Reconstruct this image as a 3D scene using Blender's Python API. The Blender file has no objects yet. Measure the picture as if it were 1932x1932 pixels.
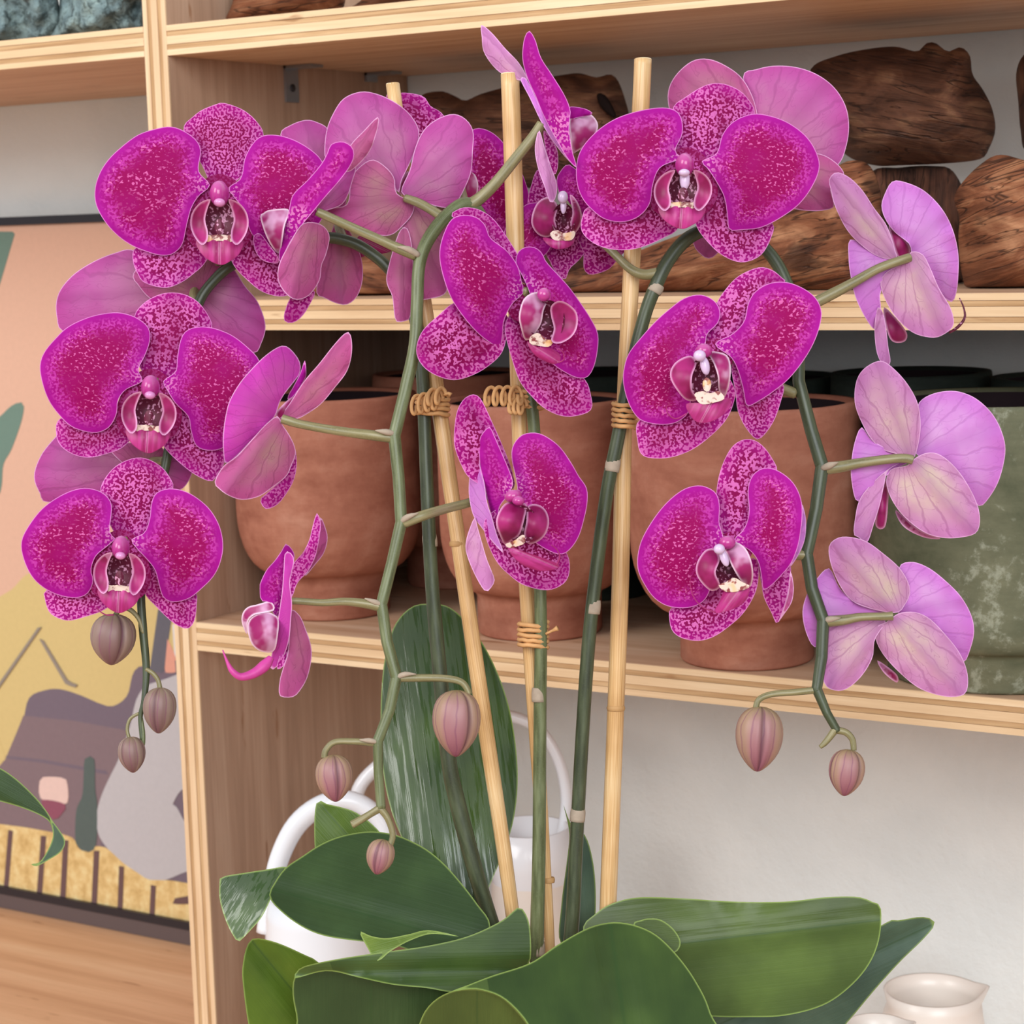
import bpy, math, random
import numpy as np
from mathutils import Vector, Matrix, noise
from mathutils.geometry import delaunay_2d_cdt

random.seed(7)
scene = bpy.context.scene
COL = scene.collection

# ------------------------------------------------------------------ camera
F = 3900.0                       # focal length in pixels of a 1932 px frame
CX = CY = 966.0
AX = np.array([0.85362186, 0.04576776, -0.51887863])    # shelf axis X (right) in camera coords
AY = np.array([0.52009892, -0.12987724, 0.84417357])    # shelf axis Y (into the shelf)
AZ = np.array([-0.0287546, -0.99047323, -0.13466981])   # up
ROT = np.stack([AX, AY, AZ])
Z0 = 1.5                                                # height of the top shelf's underside
CAM = np.array([0.82564125, -0.96698088, -0.10921002 + Z0])
cam_data = bpy.data.cameras.new('camera')
cam_data.sensor_width = 36.0
cam_data.lens = F / 1932.0 * 36.0
cam_data.clip_start = 0.01
cam = bpy.data.objects.new('camera', cam_data)
COL.objects.link(cam)
r_, u_, b_ = ROT[:, 0], -ROT[:, 1], -ROT[:, 2]
cam.matrix_world = Matrix(((r_[0], u_[0], b_[0], CAM[0]), (r_[1], u_[1], b_[1], CAM[1]),
                           (r_[2], u_[2], b_[2], CAM[2]), (0, 0, 0, 1)))
cam_data.dof.use_dof = True
cam_data.dof.focus_distance = 0.86
cam_data.dof.aperture_fstop = 30
scene.camera = cam

# ------------------------------------------------------------------ light
world = bpy.data.worlds.new('world')
scene.world = world
world.use_nodes = True
bg = world.node_tree.nodes['Background']
bg.inputs[0].default_value = (0.88, 0.94, 1.0, 1)
bg.inputs[1].default_value = 0.58

def camvec(x, y, z):
    """camera-relative (right, up, forward) metres -> world point"""
    return Vector(CAM + ROT @ np.array([x, -y, z]))

def area(name, pos, target, sx, sy, energy, col):
    l = bpy.data.lights.new(name, 'AREA')
    l.shape = 'RECTANGLE'; l.size = sx; l.size_y = sy
    l.energy = energy; l.color = col
    o = bpy.data.objects.new(name, l); COL.objects.link(o)
    o.location = pos
    o.rotation_euler = (Vector(target) - Vector(pos)).to_track_quat('-Z', 'Y').to_euler()
    return o
area('window_daylight', camvec(-1.9, 1.0, -0.5), camvec(0, -0.05, 1.0), 1.3, 1.5, 46, (1.0, 0.98, 0.96))
area('room_daylight', camvec(0.25, 0.7, -2.2), camvec(0.05, 0, 1.1), 2.2, 1.8, 95, (0.93, 0.97, 1.0))

scene.view_settings.view_transform = 'Standard'
scene.view_settings.look = 'None'
scene.view_settings.gamma = 1.0
scene.view_settings.use_curve_mapping = False
scene.view_settings.exposure = -0.1

# ------------------------------------------------------------------ geometry helpers
def ray(px, py):
    return np.array([(px - CX) / F, (py - CY) / F, 1.0])

def W(px, py, d):
    return CAM + ROT @ (ray(px, py) * d)

def PL(px, py, axis, val):
    """point where the sight line meets the world plane axis = val"""
    d = ROT @ ray(px, py)
    return CAM + d * ((val - CAM[axis]) / d[axis])

def depth_on(px, py, axis, val):
    d = ROT @ ray(px, py)
    return (val - CAM[axis]) / d[axis]

def tag(o, label=None, cat=None, group=None, kind=None):
    if label: o['label'] = label
    if cat: o['category'] = cat
    if group: o['group'] = group
    if kind: o['kind'] = kind
    return o

def empty(name, loc, label=None, cat=None, group=None, kind=None):
    o = bpy.data.objects.new(name, None)
    COL.objects.link(o); o.location = Vector(loc); o.empty_display_size = 0.02
    return tag(o, label, cat, group, kind)

def root_loc(o):
    p = Vector((0, 0, 0))
    while o is not None:
        p = p + o.location; o = o.parent
    return p

def mesh_obj(name, verts, faces, mats, parent=None, smooth=True, midx=None, attrs=None, origin=None):
    """link one mesh object; verts are world coordinates"""
    V = np.asarray(verts, dtype=float)
    if parent is not None:
        org = root_loc(parent)
        loc = Vector((0, 0, 0))
        if origin is not None:
            loc = Vector(origin) - org
    else:
        org = Vector((0, 0, 0)); loc = Vector(origin) if origin is not None else Vector(V.mean(axis=0))
    base = np.array(org + loc)
    me = bpy.data.meshes.new(name)
    me.from_pydata((V - base).tolist(), [], faces)
    if not isinstance(mats, (list, tuple)): mats = [mats]
    for m in mats: me.materials.append(m)
    if midx is not None: me.polygons.foreach_set('material_index', midx)
    me.polygons.foreach_set('use_smooth', [smooth] * len(me.polygons))
    if attrs:
        for k, v in attrs.items():
            v = np.asarray(v, dtype=np.float32)
            if v.ndim == 1:
                a = me.attributes.new(k, 'FLOAT', 'POINT'); a.data.foreach_set('value', v)
            else:
                a = me.attributes.new(k, 'FLOAT_VECTOR', 'POINT'); a.data.foreach_set('vector', v.ravel())
    me.update()
    o = bpy.data.objects.new(name, me); COL.objects.link(o)
    o.parent = parent
    o.location = loc
    return o

def box_data(x0, x1, y0, y1, z0, z1):
    v = [(x0,y0,z0),(x1,y0,z0),(x1,y1,z0),(x0,y1,z0),(x0,y0,z1),(x1,y0,z1),(x1,y1,z1),(x0,y1,z1)]
    f = [(0,3,2,1),(4,5,6,7),(0,1,5,4),(1,2,6,5),(2,3,7,6),(3,0,4,7)]
    return v, f

def box(name, x0, x1, y0, y1, z0, z1, mat, parent=None, bevel=0.0):
    v, f = box_data(x0, x1, y0, y1, z0, z1)
    o = mesh_obj(name, v, f, mat, parent, smooth=False)
    if bevel:
        md = o.modifiers.new('bevel', 'BEVEL'); md.width = bevel; md.segments = 2
    return o

def catmull(P, n, closed=False):
    P = np.asarray(P, dtype=float); m = len(P); out = []
    rng = range(m) if closed else range(m - 1)
    for i in rng:
        if closed: p0, p1, p2, p3 = P[i-1], P[i], P[(i+1) % m], P[(i+2) % m]
        else: p0, p1, p2, p3 = P[max(i-1,0)], P[i], P[i+1], P[min(i+2,m-1)]
        for k in range(n):
            t = k / n
            out.append(0.5*((2*p1)+(-p0+p2)*t+(2*p0-5*p1+4*p2-p3)*t*t+(-p0+3*p1-3*p2+p3)*t**3))
    if not closed: out.append(P[-1])
    return np.array(out)

def resample(P, step, closed=True):
    Q = np.vstack([P, P[:1]]) if closed else P
    seg = np.linalg.norm(np.diff(Q, axis=0), axis=1); L = np.concatenate([[0], np.cumsum(seg)])
    n = max(8, int(L[-1] / step)); t = np.linspace(0, L[-1], n, endpoint=not closed)
    return np.stack([np.interp(t, L, Q[:, k]) for k in range(Q.shape[1])], axis=1)

def edge_dist(pts, loop):
    A = loop; B = np.roll(loop, -1, axis=0); d = B - A; L2 = (d**2).sum(1) + 1e-9
    out = np.empty(len(pts))
    for i, p in enumerate(pts):
        t = np.clip(((p - A) * d).sum(1) / L2, 0, 1)
        out[i] = np.sqrt((((A + d * t[:, None]) - p)**2).sum(1).min())
    return out

def fill(outline, step, soft=True):
    """triangulate a pixel outline with interior points -> (points2d, tris, number of loop points)"""
    loop = catmull(outline, 6, True) if soft else np.asarray(outline, float)
    loop = resample(loop, step * 0.75)
    # interior hex grid
    mn, mx = loop.min(0), loop.max(0); g = []
    y = mn[1]; k = 0
    while y < mx[1]:
        x = mn[0] + (step * 0.5 if k % 2 else 0)
        while x < mx[0]:
            g.append((x, y)); x += step
        y += step * 0.866; k += 1
    g = np.array(g) if g else np.zeros((0, 2))
    if len(g):
        x, yv = g[:, 0], g[:, 1]; ins = np.zeros(len(g), bool)
        for a, b in zip(loop, np.roll(loop, -1, axis=0)):
            c = ((a[1] > yv) != (b[1] > yv))
            if a[1] != b[1]:
                ins ^= c & (x < (b[0]-a[0])*(yv-a[1])/(b[1]-a[1])+a[0])
        g = g[ins]
        if len(g): g = g[edge_dist(g, loop) > step * 0.55]
    n = len(loop)
    # a narrow inner ring so that the rim is resolved
    tn = np.roll(loop, -1, axis=0) - np.roll(loop, 1, axis=0); tn /= np.linalg.norm(tn, axis=1)[:, None] + 1e-9
    ar = np.sum(loop[:, 0] * np.roll(loop[:, 1], -1) - np.roll(loop[:, 0], -1) * loop[:, 1])
    nn = np.stack([-tn[:, 1], tn[:, 0]], axis=1) * (1 if ar > 0 else -1)
    rim = loop + nn * 3.0
    rim = rim[edge_dist(rim, loop) > 2.6]
    if len(g) and len(rim): g = np.vstack([g, rim])
    elif len(rim): g = rim
    pts = np.vstack([loop, g]) if len(g) else loop
    res = delaunay_2d_cdt([Vector(p) for p in pts], [(i, (i+1) % n) for i in range(n)], [], 1, 1e-4)
    P = np.array([tuple(v) for v in res[0]]); T = [tuple(f) for f in res[2] if len(f) == 3]
    # counter-clockwise in image (y down) -> consistent winding
    TT = []
    for a, b, c in T:
        ar = (P[b][0]-P[a][0])*(P[c][1]-P[a][1])-(P[b][1]-P[a][1])*(P[c][0]-P[a][0])
        if abs(ar) < 1e-6: continue
        TT.append((a, b, c) if ar < 0 else (a, c, b))   # faces the camera
    return P, TT, loop

def boundary_edges(T):
    cnt = {}
    for t in T:
        for i in range(3):
            a, b = t[i], t[(i+1) % 3]
            cnt[(a, b)] = 1
    return [(a, b) for (a, b) in cnt if (b, a) not in cnt]

def frame2d(P, base, tip):
    base = np.array(base, float); tip = np.array(tip, float)
    ax = tip - base; L = np.linalg.norm(ax) + 1e-6; ax = ax / L
    q = P - base
    al = q @ ax; ac = q @ np.array([-ax[1], ax[0]])
    return al, ac, L

def patch(name, outline, depth, mats, parent, base, tip=None, cup=0.0, crease=0.0, wave=0.0, thick=0.0006,
          step=11, bow=0.0, extra=None, soft=True, curl=0.0):
    """A thin curved blade (petal, leaf). outline: pixels of the photograph seen from the camera; depth(px,py): metres.
    mats = (material of the side towards the camera, material of the side away from it)."""
    P, T, loop = fill(outline, step, soft)
    base = np.array(base, float)
    if tip is None:
        cen = P.mean(0); tip = base + (cen - base) * 2.0
    al, ac, L = frame2d(P, base, tip)
    s = al / L; wmax = np.abs(ac).max() + 1e-6; v = ac / wmax
    e = edge_dist(P, loop)
    d = np.array([depth(p[0], p[1]) for p in P]); dm = d.mean(); mm = dm / F * 1000.0
    q = v**2 * 0.8 + ((s - 0.55) / 0.55)**2 * 0.5
    off = cup * q + bow * (np.clip(s, 0, 1.2))**2 - crease * np.exp(-(v / 0.12)**2)
    ph = random.uniform(0, 6.28)
    em = np.exp(-e / 22.0)
    if wave:
        off += wave * em * np.sin(7 * np.arctan2(ac, al - 0.5 * L) + ph)
    if curl:
        off += curl * em
    if extra is not None: off += extra(P, s, v, e)
    d = d + off
    front = np.array([W(p[0], p[1], dd) for p, dd in zip(P, d)])
    dirs = front - CAM; dirs /= np.linalg.norm(dirs, axis=1)[:, None]
    back = front + dirs * thick
    n = len(P)
    verts = [front, back]; faces = [t for t in T]; mi = [0] * len(T)
    faces += [(a + n, c + n, b + n) for a, b, c in T]; mi += [1] * len(T)
    be = boundary_edges(T)
    used = sorted({i for ed in be for i in ed}); idx = {v_: 2 * n + k for k, v_ in enumerate(used)}; m = len(used)
    verts += [front[used], back[used]]
    for a, b in be:
        faces.append((idx[b], idx[a], idx[a] + m, idx[b] + m)); mi.append(0)
    V = np.vstack(verts)
    rnd = random.uniform(0, 300)
    pc = np.stack([al * mm + rnd, ac * mm, np.full(n, rnd)], axis=1)
    pa = np.stack([np.arctan2(ac, al + 0.12 * L), s, v], axis=1)
    def cat(x): return np.concatenate([x, x, x[used], x[used]])
    at = {'e': cat(e * mm), 's': cat(np.hypot(al, ac) / L), 'pc': cat(pc), 'pa': cat(pa)}
    return mesh_obj(name, V, faces, list(mats), parent, True, mi, at)

def inflate(name, outline, depth, T0, mat, parent=None, step=14, rough=0.004, nscale=40, base=None, tip=None, soft=True, power=0.5, ridge=0.0, zmin=None):
    """A solid of real thickness with the outline traced in the photograph."""
    P, T, loop = fill(outline, step, soft)
    e = edge_dist(P, loop); em = e.max()
    h = np.clip(1 - (1 - e / em)**2, 0, 1)**power
    if base is None:
        c = P.mean(0); u, sv, vt = np.linalg.svd(P - c); ax = vt[0]; pr = (P - c) @ ax
        base = c + ax * pr.min(); tip = c + ax * pr.max()
    al, ac, L = frame2d(P, base, tip)
    d = np.array([depth(p[0], p[1]) for p in P]); mm = d.mean() / F * 1000
    fr, bk = [], []
    for i, p in enumerate(P):
        w0 = W(p[0], p[1], d[i])
        nz = noise.fractal(Vector(w0) * nscale, 1.0, 2.0, 4) * rough
        rg = math.sin((ac[i] * mm) * 0.9 + 4 * noise.noise(Vector(w0) * 18)) * ridge
        k = min(1, e[i] / (0.25 * em))
        fr.append(W(p[0], p[1], d[i] - T0 * h[i] + (nz + rg) * k))
        bk.append(W(p[0], p[1], d[i] + T0 * h[i]))
    n = len(P)
    be = boundary_edges(T)
    on = {i for ed in be for i in ed}
    faces = list(T) + [tuple(x + n if x not in on else x for x in (a, c, b)) for a, b, c in T]
    V = np.vstack([fr, bk])
    if zmin is not None: V[:, 2] = np.maximum(V[:, 2], zmin)
    rnd = random.uniform(0, 300)
    pc = np.stack([al * mm + rnd, ac * mm, np.full(n, rnd)], axis=1)
    at = {'pc': np.vstack([pc, pc]), 'e': np.concatenate([e * mm] * 2)}
    keep = sorted({i for f in faces for i in f}); rm = {o: k for k, o in enumerate(keep)}
    return mesh_obj(name, V[keep], [tuple(rm[i] for i in f) for f in faces], mat, parent, True, None, {k: v[keep] for k, v in at.items()})

def tube_data(pts, rad, sides=10, smooth_n=5, cap=True):
    pts = np.asarray(pts, float); rad = np.asarray(rad, float) if np.ndim(rad) else np.full(len(pts), rad)
    if smooth_n > 1 and len(pts) > 2:
        Q = catmull(np.hstack([pts, rad[:, None]]), smooth_n); pts, rad = Q[:, :3], Q[:, 3]
    n = len(pts)
    tan = np.gradient(pts, axis=0); tan /= (np.linalg.norm(tan, axis=1)[:, None] + 1e-12)
    ref = np.array([0.31, 0.2, 0.93]); 
    if abs(tan[0] @ ref) > 0.9: ref = np.array([1.0, 0, 0])
    nrm = ref - tan[0] * (tan[0] @ ref); nrm /= np.linalg.norm(nrm)
    V = []; S = []
    acc = 0
    for i in range(n):
        nrm = nrm - tan[i] * (tan[i] @ nrm); nrm /= np.linalg.norm(nrm) + 1e-12
        bn = np.cross(tan[i], nrm)
        if i: acc += np.linalg.norm(pts[i] - pts[i-1])
        for k in range(sides):
            a = 2 * math.pi * k / sides
            V.append(pts[i] + (nrm * math.cos(a) + bn * math.sin(a)) * rad[i]); S.append((acc * 1000, a, i / max(1, n-1)))
    f = []
    for i in range(n - 1):
        for k in range(sides):
            a = i * sides + k; b = i * sides + (k + 1) % sides
            f.append((a, b, b + sides, a + sides))
    if cap:
        f.append(tuple(range(sides - 1, -1, -1))); f.append(tuple((n-1)*sides + k for k in range(sides)))
    return np.array(V), f, np.array(S)

def tube(name, pts, rad, mat, parent=None, sides=10, smooth_n=5):
    V, f, S = tube_data(pts, rad, sides, smooth_n)
    return mesh_obj(name, V, f, mat, parent, True, None, {'pc': S})

def px_tube(name, pts, mat, parent=None, sides=10, smooth_n=5):
    """pts: (px, py, depth, radius in pixels)"""
    return tube(name, [W(p[0], p[1], p[2]) for p in pts], [p[3] * p[2] / F for p in pts], mat, parent, sides, smooth_n)

def join_data(parts):
    V = []; Fc = []; S = []
    n = 0
    for v, f, s in parts:
        V.append(v); S.append(s); Fc += [tuple(i + n for i in q) for q in f]; n += len(v)
    return np.vstack(V), Fc, np.vstack(S)

def lathe_data(profile, center, seg=48):
    c = np.array(center, float); V = []; S = []; m = len(profile); f = []
    for i, (r, z) in enumerate(profile):
        for k in range(seg):
            a = 2 * math.pi * k / seg
            V.append(c + np.array([r * math.cos(a), r * math.sin(a), z])); S.append((z * 1000, a, i / m))
    for i in range(m - 1):
        for k in range(seg):
            a = i * seg + k; b = i * seg + (k + 1) % seg
            f.append((a, b, b + seg, a + seg))
    return np.array(V), f, np.array(S)

def lathe(name, profile, center, mat, parent=None, seg=48):
    V, f, S = lathe_data(profile, center, seg)
    return mesh_obj(name, V, f, mat, parent, True, None, {'pc': S}, origin=None if parent else center)

def ellipsoid_data(center, ax, ay, az, nu=14, nv=10, fn=None):
    """axes are world vectors (with length)"""
    c = np.array(center); V = []; f = []; S = []
    for j in range(nv + 1):
        t = math.pi * j / nv
        for i in range(nu):
            a = 2 * math.pi * i / nu
            k = fn(t, a) if fn else 1.0
            V.append(c + np.array(ax) * (math.sin(t) * math.cos(a) * k) + np.array(ay) * (math.sin(t) * math.sin(a) * k) + np.array(az) * math.cos(t))
            S.append((j / nv, a, i / nu))
    for j in range(nv):
        for i in range(nu):
            a = j * nu + i; b = j * nu + (i + 1) % nu
            f.append((a, a + nu, b + nu, b))
    return np.array(V), f, np.array(S)

RIGHT, UP, FWD = ROT[:, 0], -ROT[:, 1], ROT[:, 2]
# ------------------------------------------------------------------ materials
def C(h):
    h = h.lstrip('#'); v = [int(h[i:i+2], 16) / 255 for i in (0, 2, 4)]
    return tuple((x / 12.92 if x <= 0.04045 else ((x + 0.055) / 1.055)**2.4) for x in v) + (1.0,)

class MB:
    """small builder for node materials"""
    def __init__(s, name, rough=0.5, spec=0.5):
        s.m = bpy.data.materials.new(name); s.m.use_nodes = True
        s.nt = s.m.node_tree; s.nt.nodes.clear()
        s.out = s.nt.nodes.new('ShaderNodeOutputMaterial')
        s.b = s.nt.nodes.new('ShaderNodeBsdfPrincipled')
        s.b.inputs['Roughness'].default_value = rough
        s.b.inputs['Specular IOR Level'].default_value = spec
        s.nt.links.new(s.b.outputs[0], s.out.inputs[0])
    def n(s, t, **kw):
        nd = s.nt.nodes.new(t)
        for k, v in kw.items(): setattr(nd, k, v)
        return nd
    def put(s, sock, v):
        if hasattr(v, 'is_linked') or isinstance(v, bpy.types.NodeSocket): s.nt.links.new(v, sock)
        else: sock.default_value = v
    def attr(s, name, what='Vector'):
        a = s.n('ShaderNodeAttribute'); a.attribute_name = name
        return a.outputs[what]
    def obj(s): return s.n('ShaderNodeTexCoord').outputs['Object']
    def math(s, op, a, b=0.0, clamp=False):
        nd = s.n('ShaderNodeMath', operation=op, use_clamp=clamp); s.put(nd.inputs[0], a); s.put(nd.inputs[1], b)
        return nd.outputs[0]
    def mr(s, v, a, b, c=0.0, d=1.0, smooth=True):
        nd = s.n('ShaderNodeMapRange'); nd.interpolation_type = 'SMOOTHSTEP' if smooth else 'LINEAR'
        for k, x in zip(('Value', 'From Min', 'From Max', 'To Min', 'To Max'), (v, a, b, c, d)): s.put(nd.inputs[k], x)
        return nd.outputs[0]
    def mapv(s, v, scale=(1, 1, 1), loc=(0, 0, 0)):
        nd = s.n('ShaderNodeMapping'); s.put(nd.inputs['Vector'], v); nd.inputs['Scale'].default_value = scale; nd.inputs['Location'].default_value = loc
        return nd.outputs[0]
    def noise(s, v, scale, detail=2.0, rough=0.5, dist=0.0):
        nd = s.n('ShaderNodeTexNoise'); s.put(nd.inputs['Vector'], v)
        nd.inputs['Scale'].default_value = scale; nd.inputs['Detail'].default_value = detail
        nd.inputs['Roughness'].default_value = rough; nd.inputs['Distortion'].default_value = dist
        return nd.outputs[0]
    def mix(s, f, a, b, mode='MIX'):
        nd = s.n('ShaderNodeMix', data_type='RGBA', blend_type=mode)
        s.put(nd.inputs[0], f); s.put(nd.inputs[6], a); s.put(nd.inputs[7], b)
        return nd.outputs[2]
    def ramp(s, v, stops):
        nd = s.n('ShaderNodeValToRGB'); el = nd.color_ramp.elements
        el[0].position, el[0].color = stops[0]; el[1].position, el[1].color = stops[-1]
        for p, c in stops[1:-1]:
            x = el.new(p); x.color = c
        s.put(nd.inputs[0], v)
        return nd.outputs[0]
    def sep(s, v):
        nd = s.n('ShaderNodeSeparateXYZ'); s.put(nd.inputs[0], v); return nd.outputs
    def comb(s, x, y, z):
        nd = s.n('ShaderNodeCombineXYZ')
        for i, k in enumerate((x, y, z)): s.put(nd.inputs[i], k)
        return nd.outputs[0]
    def color(s, v): s.put(s.b.inputs['Base Color'], v); return s
    def bump(s, h, strength=0.3, dist=0.001):
        nd = s.n('ShaderNodeBump'); nd.inputs['Strength'].default_value = strength; nd.inputs['Distance'].default_value = dist
        s.put(nd.inputs['Height'], h); s.nt.links.new(nd.outputs[0], s.b.inputs['Normal']); return s
    def translucent(s, col, fac):
        t = s.n('ShaderNodeBsdfTranslucent'); s.put(t.inputs[0], col)
        mx = s.n('ShaderNodeMixShader'); mx.inputs[0].default_value = fac
        s.nt.links.new(s.b.outputs[0], mx.inputs[1]); s.nt.links.new(t.outputs[0], mx.inputs[2])
        s.nt.links.new(mx.outputs[0], s.out.inputs[0]); return s

def plain(name, hexc, rough=0.5, spec=0.5, var=0.0, scale=40):
    b = MB(name, rough, spec)
    if var:
        n = b.noise(b.obj(), scale, 4)
        dark = tuple(x * (1 - var) for x in C(hexc)[:3]) + (1,)
        b.color(b.mix(n, dark, tuple(min(1, x * (1 + var)) for x in C(hexc)[:3]) + (1,)))
    else: b.color(C(hexc))
    return b.m

def wood(name, axis, c0, c1, c2, rough=0.55, scale=1.0, knots=True):
    b = MB(name, rough, 0.3)
    sc = [26 * scale, 26 * scale, 26 * scale]; sc[axis] = 1.3 * scale
    n1 = b.noise(b.mapv(b.obj(), sc), 3.2, 5, 0.6, 0.6)
    sc2 = [160, 160, 160]; sc2[axis] = 5
    n2 = b.noise(b.mapv(b.obj(), sc2), 4, 3)
    col = b.ramp(n1, [(0.28, C(c0)), (0.5, C(c1)), (0.72, C(c2))])
    col = b.mix(b.mr(n2, 0.35, 0.75, 0, 0.35), col, C(c0))
    if knots:
        sc3 = [55, 55, 55]; sc3[axis] = 9
        col = b.mix(b.mr(b.noise(b.mapv(b.obj(), sc3), 2.0, 3), 0.66, 0.72, 0, 0.6), col, C('#8a5a34'))
    b.color(col); b.bump(n2, 0.15, 0.0006)
    return b.m

M = {}
M['ply_x'] = wood('plywood_face_x', 0, '#bd9474', '#d0ab8c', '#deC0a4')
M['ply_z'] = wood('plywood_face_z', 2, '#a08069', '#b4937b', '#c4a58d')
M['ply_light'] = wood('ply_light', 0, '#d2ae86', '#e3c39b', '#ecd2ae', 0.6)
M['ply_dark'] = wood('ply_dark', 0, '#a17a52', '#c39d72', '#d8b78c', 0.7, 2.0)
M['ply_light_z'] = wood('ply_light_z', 2, '#cfab86', '#e0c09a', '#ead0ad', 0.6)
M['ply_dark_z'] = wood('ply_dark_z', 2, '#a17a52', '#c39d72', '#d8b78c', 0.7, 2.0)
M['counter'] = wood('counter_wood', 0, '#c3916a', '#d9a981', '#e6bd96', 0.5, 0.5)

b = MB('white_plaster', 0.85, 0.2)
n = b.noise(b.obj(), 9, 4); n2 = b.noise(b.obj(), 160, 4, 0.6)
b.color(b.mix(b.mr(n, 0.35, 0.7), C('#dadfde'), C('#e6eae8'))); b.bump(b.math('ADD', n2, b.noise(b.obj(), 45, 3)), 0.35, 0.0025)
M['wall'] = b.m

def terracotta(name, c0, c1, c2, speck=None):
    b = MB(name, 0.8, 0.2)
    o = b.obj()
    n1 = b.noise(o, 16, 6, 0.62, 0.8); n2 = b.noise(o, 140, 4, 0.7); n3 = b.noise(b.mapv(o, (1, 1, 3)), 34, 5, 0.6)
    col = b.ramp(b.math('ADD', b.math('MULTIPLY', n1, 0.65), b.math('MULTIPLY', n3, 0.35)), [(0.36, C(c0)), (0.52, C(c1)), (0.66, C(c2))])
    col = b.mix(b.mr(n2, 0.45, 0.75, 0, 0.28), col, C(c0))
    if speck: col = b.mix(b.mr(b.math('MULTIPLY', n1, n2), 0.28, 0.40, 0, 0.6), col, C(speck))
    b.color(col); b.bump(n2, 0.25, 0.0012)
    return b.m
M['terracotta'] = terracotta('terracotta', '#8f5644', '#ab705b', '#bf8a74')
M['green_pot'] = terracotta('mossy_clay', '#4d513d', '#666751', '#77775f', '#a8ab97')
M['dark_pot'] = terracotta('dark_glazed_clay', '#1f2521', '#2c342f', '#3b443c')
M['pot_inside'] = plain('pot_inside', '#2a2024', 0.9, 0.1, 0.2)

def driftwood(name, c0, c1, c2):
    b = MB(name, 0.7, 0.3)
    p = b.attr('pc')
    n1 = b.noise(b.mapv(p, (0.020, 0.055, 0.05)), 1.3, 5, 0.6, 1.2)
    n2 = b.noise(b.mapv(p, (0.022, 0.26, 0.1)), 1.2, 6, 0.7, 1.4)
    n3 = b.noise(b.mapv(p, (0.03, 0.06, 0.1)), 1.0, 3, 0.6, 0.5)
    crack = b.mr(b.math('ABSOLUTE', b.math('SUBTRACT', b.noise(b.mapv(p, (0.012, 0.10, 0.1)), 1.3, 3, 0.5, 1.0), 0.5)), 0.0, 0.022, 0.75, 0.0)
    col = b.ramp(n1, [(0.30, C(c0)), (0.5, C(c1)), (0.68, C(c2))])
    col = b.mix(b.mr(n2, 0.45, 0.75, 0, 0.5), col, C(c0))
    col = b.mix(crack, col, C('#26160f'))
    col = b.mix(b.mr(n3, 0.58, 0.72, 0, 0.7), col, C('#2c1c16'))
    b.color(col); b.bump(b.math('SUBTRACT', b.math('ADD', n2, n1), crack), 0.6, 0.004)
    return b.m
M['drift_a'] = driftwood('driftwood_brown', '#3f261b', '#6b4532', '#8f664a')
M['drift_b'] = driftwood('driftwood_orange', '#522e1e', '#8d5639', '#bb8560')
M['drift_c'] = driftwood('driftwood_dark', '#33201a', '#5a382a', '#7a4e3a')
M['drift_hole_shade'] = plain('driftwood_hole_shade', '#1d1413', 0.9, 0.1)  # near-black brown, the painted shade inside the knot hole

b = MB('lichen_stone', 0.9, 0.2)
o = b.obj(); n1 = b.noise(o, 18, 6, 0.65, 0.6); n2 = b.noise(o, 120, 5, 0.7)
col = b.ramp(n1, [(0.3, C('#46555a')), (0.45, C('#6d8084')), (0.58, C('#8fa3a2')), (0.7, C('#a9b7ac'))])
col = b.mix(b.mr(n2, 0.45, 0.62, 0, 0.8), col, C('#333d3c')); col = b.mix(b.mr(b.noise(o, 30, 2), 0.62, 0.75, 0, .5), col, C('#7a5f57'))
b.color(col); b.bump(b.math('ADD', n1, n2), 0.8, 0.005)
M['stone'] = b.m

def bamboo(name, c0, c1, c2):
    b = MB(name, 0.38, 0.5)
    p = b.attr('pc'); x = b.sep(p)
    n1 = b.noise(b.comb(b.math('MULTIPLY', x[0], 0.012), b.math('MULTIPLY', x[1], 2.2), 0.0), 3, 4)
    n2 = b.noise(b.comb(b.math('MULTIPLY', x[0], 0.02), 0.0, 3.0), 1.4, 2)
    col = b.ramp(b.math('ADD', b.math('MULTIPLY', n1, 0.5), b.math('MULTIPLY', n2, 0.5)), [(0.36, C(c0)), (0.5, C(c1)), (0.64, C(c2))])
    b.color(col); b.bump(n1, 0.1, 0.0005)
    return b.m
M['bamboo'] = bamboo('bamboo', '#b08450', '#cfa672', '#dfc092')
M['bamboo_node'] = plain('bamboo_node', '#b58c5c', 0.6, 0.3, 0.2, 200)
M['bamboo_end'] = plain('bamboo_end', '#efd7ae', 0.7, 0.3)
M['raffia'] = plain('raffia', '#cc9a66', 0.6, 0.3, 0.25, 300)

def stem_mat(name, c0, c1, c2, rough=0.4):
    b = MB(name, rough, 0.5)
    x = b.sep(b.attr('pc'))
    n = b.noise(b.comb(b.math('MULTIPLY', x[0], 0.05), b.math('MULTIPLY', x[1], 1.0), 0.0), 1.2, 3)
    f = b.noise(b.obj(), 1500, 2)
    col = b.ramp(n, [(0.3, C(c0)), (0.5, C(c1)), (0.7, C(c2))])
    col = b.mix(b.mr(f, 0.55, 0.7, 0, 0.3), col, C(c2))
    b.color(col); return b.m
M['stem_dark'] = stem_mat('stem_dark_green', '#2d3323', '#3c442d', '#4e563d')
M['stem'] = stem_mat('stem_green', '#454a2b', '#5c633f', '#727956')
M['pedicel'] = stem_mat('flower_stalk', '#655f40', '#7d7550', '#938a68')
M['sheath'] = plain('dry_sheath', '#a39382', 0.8, 0.2, 0.2, 400)

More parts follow.
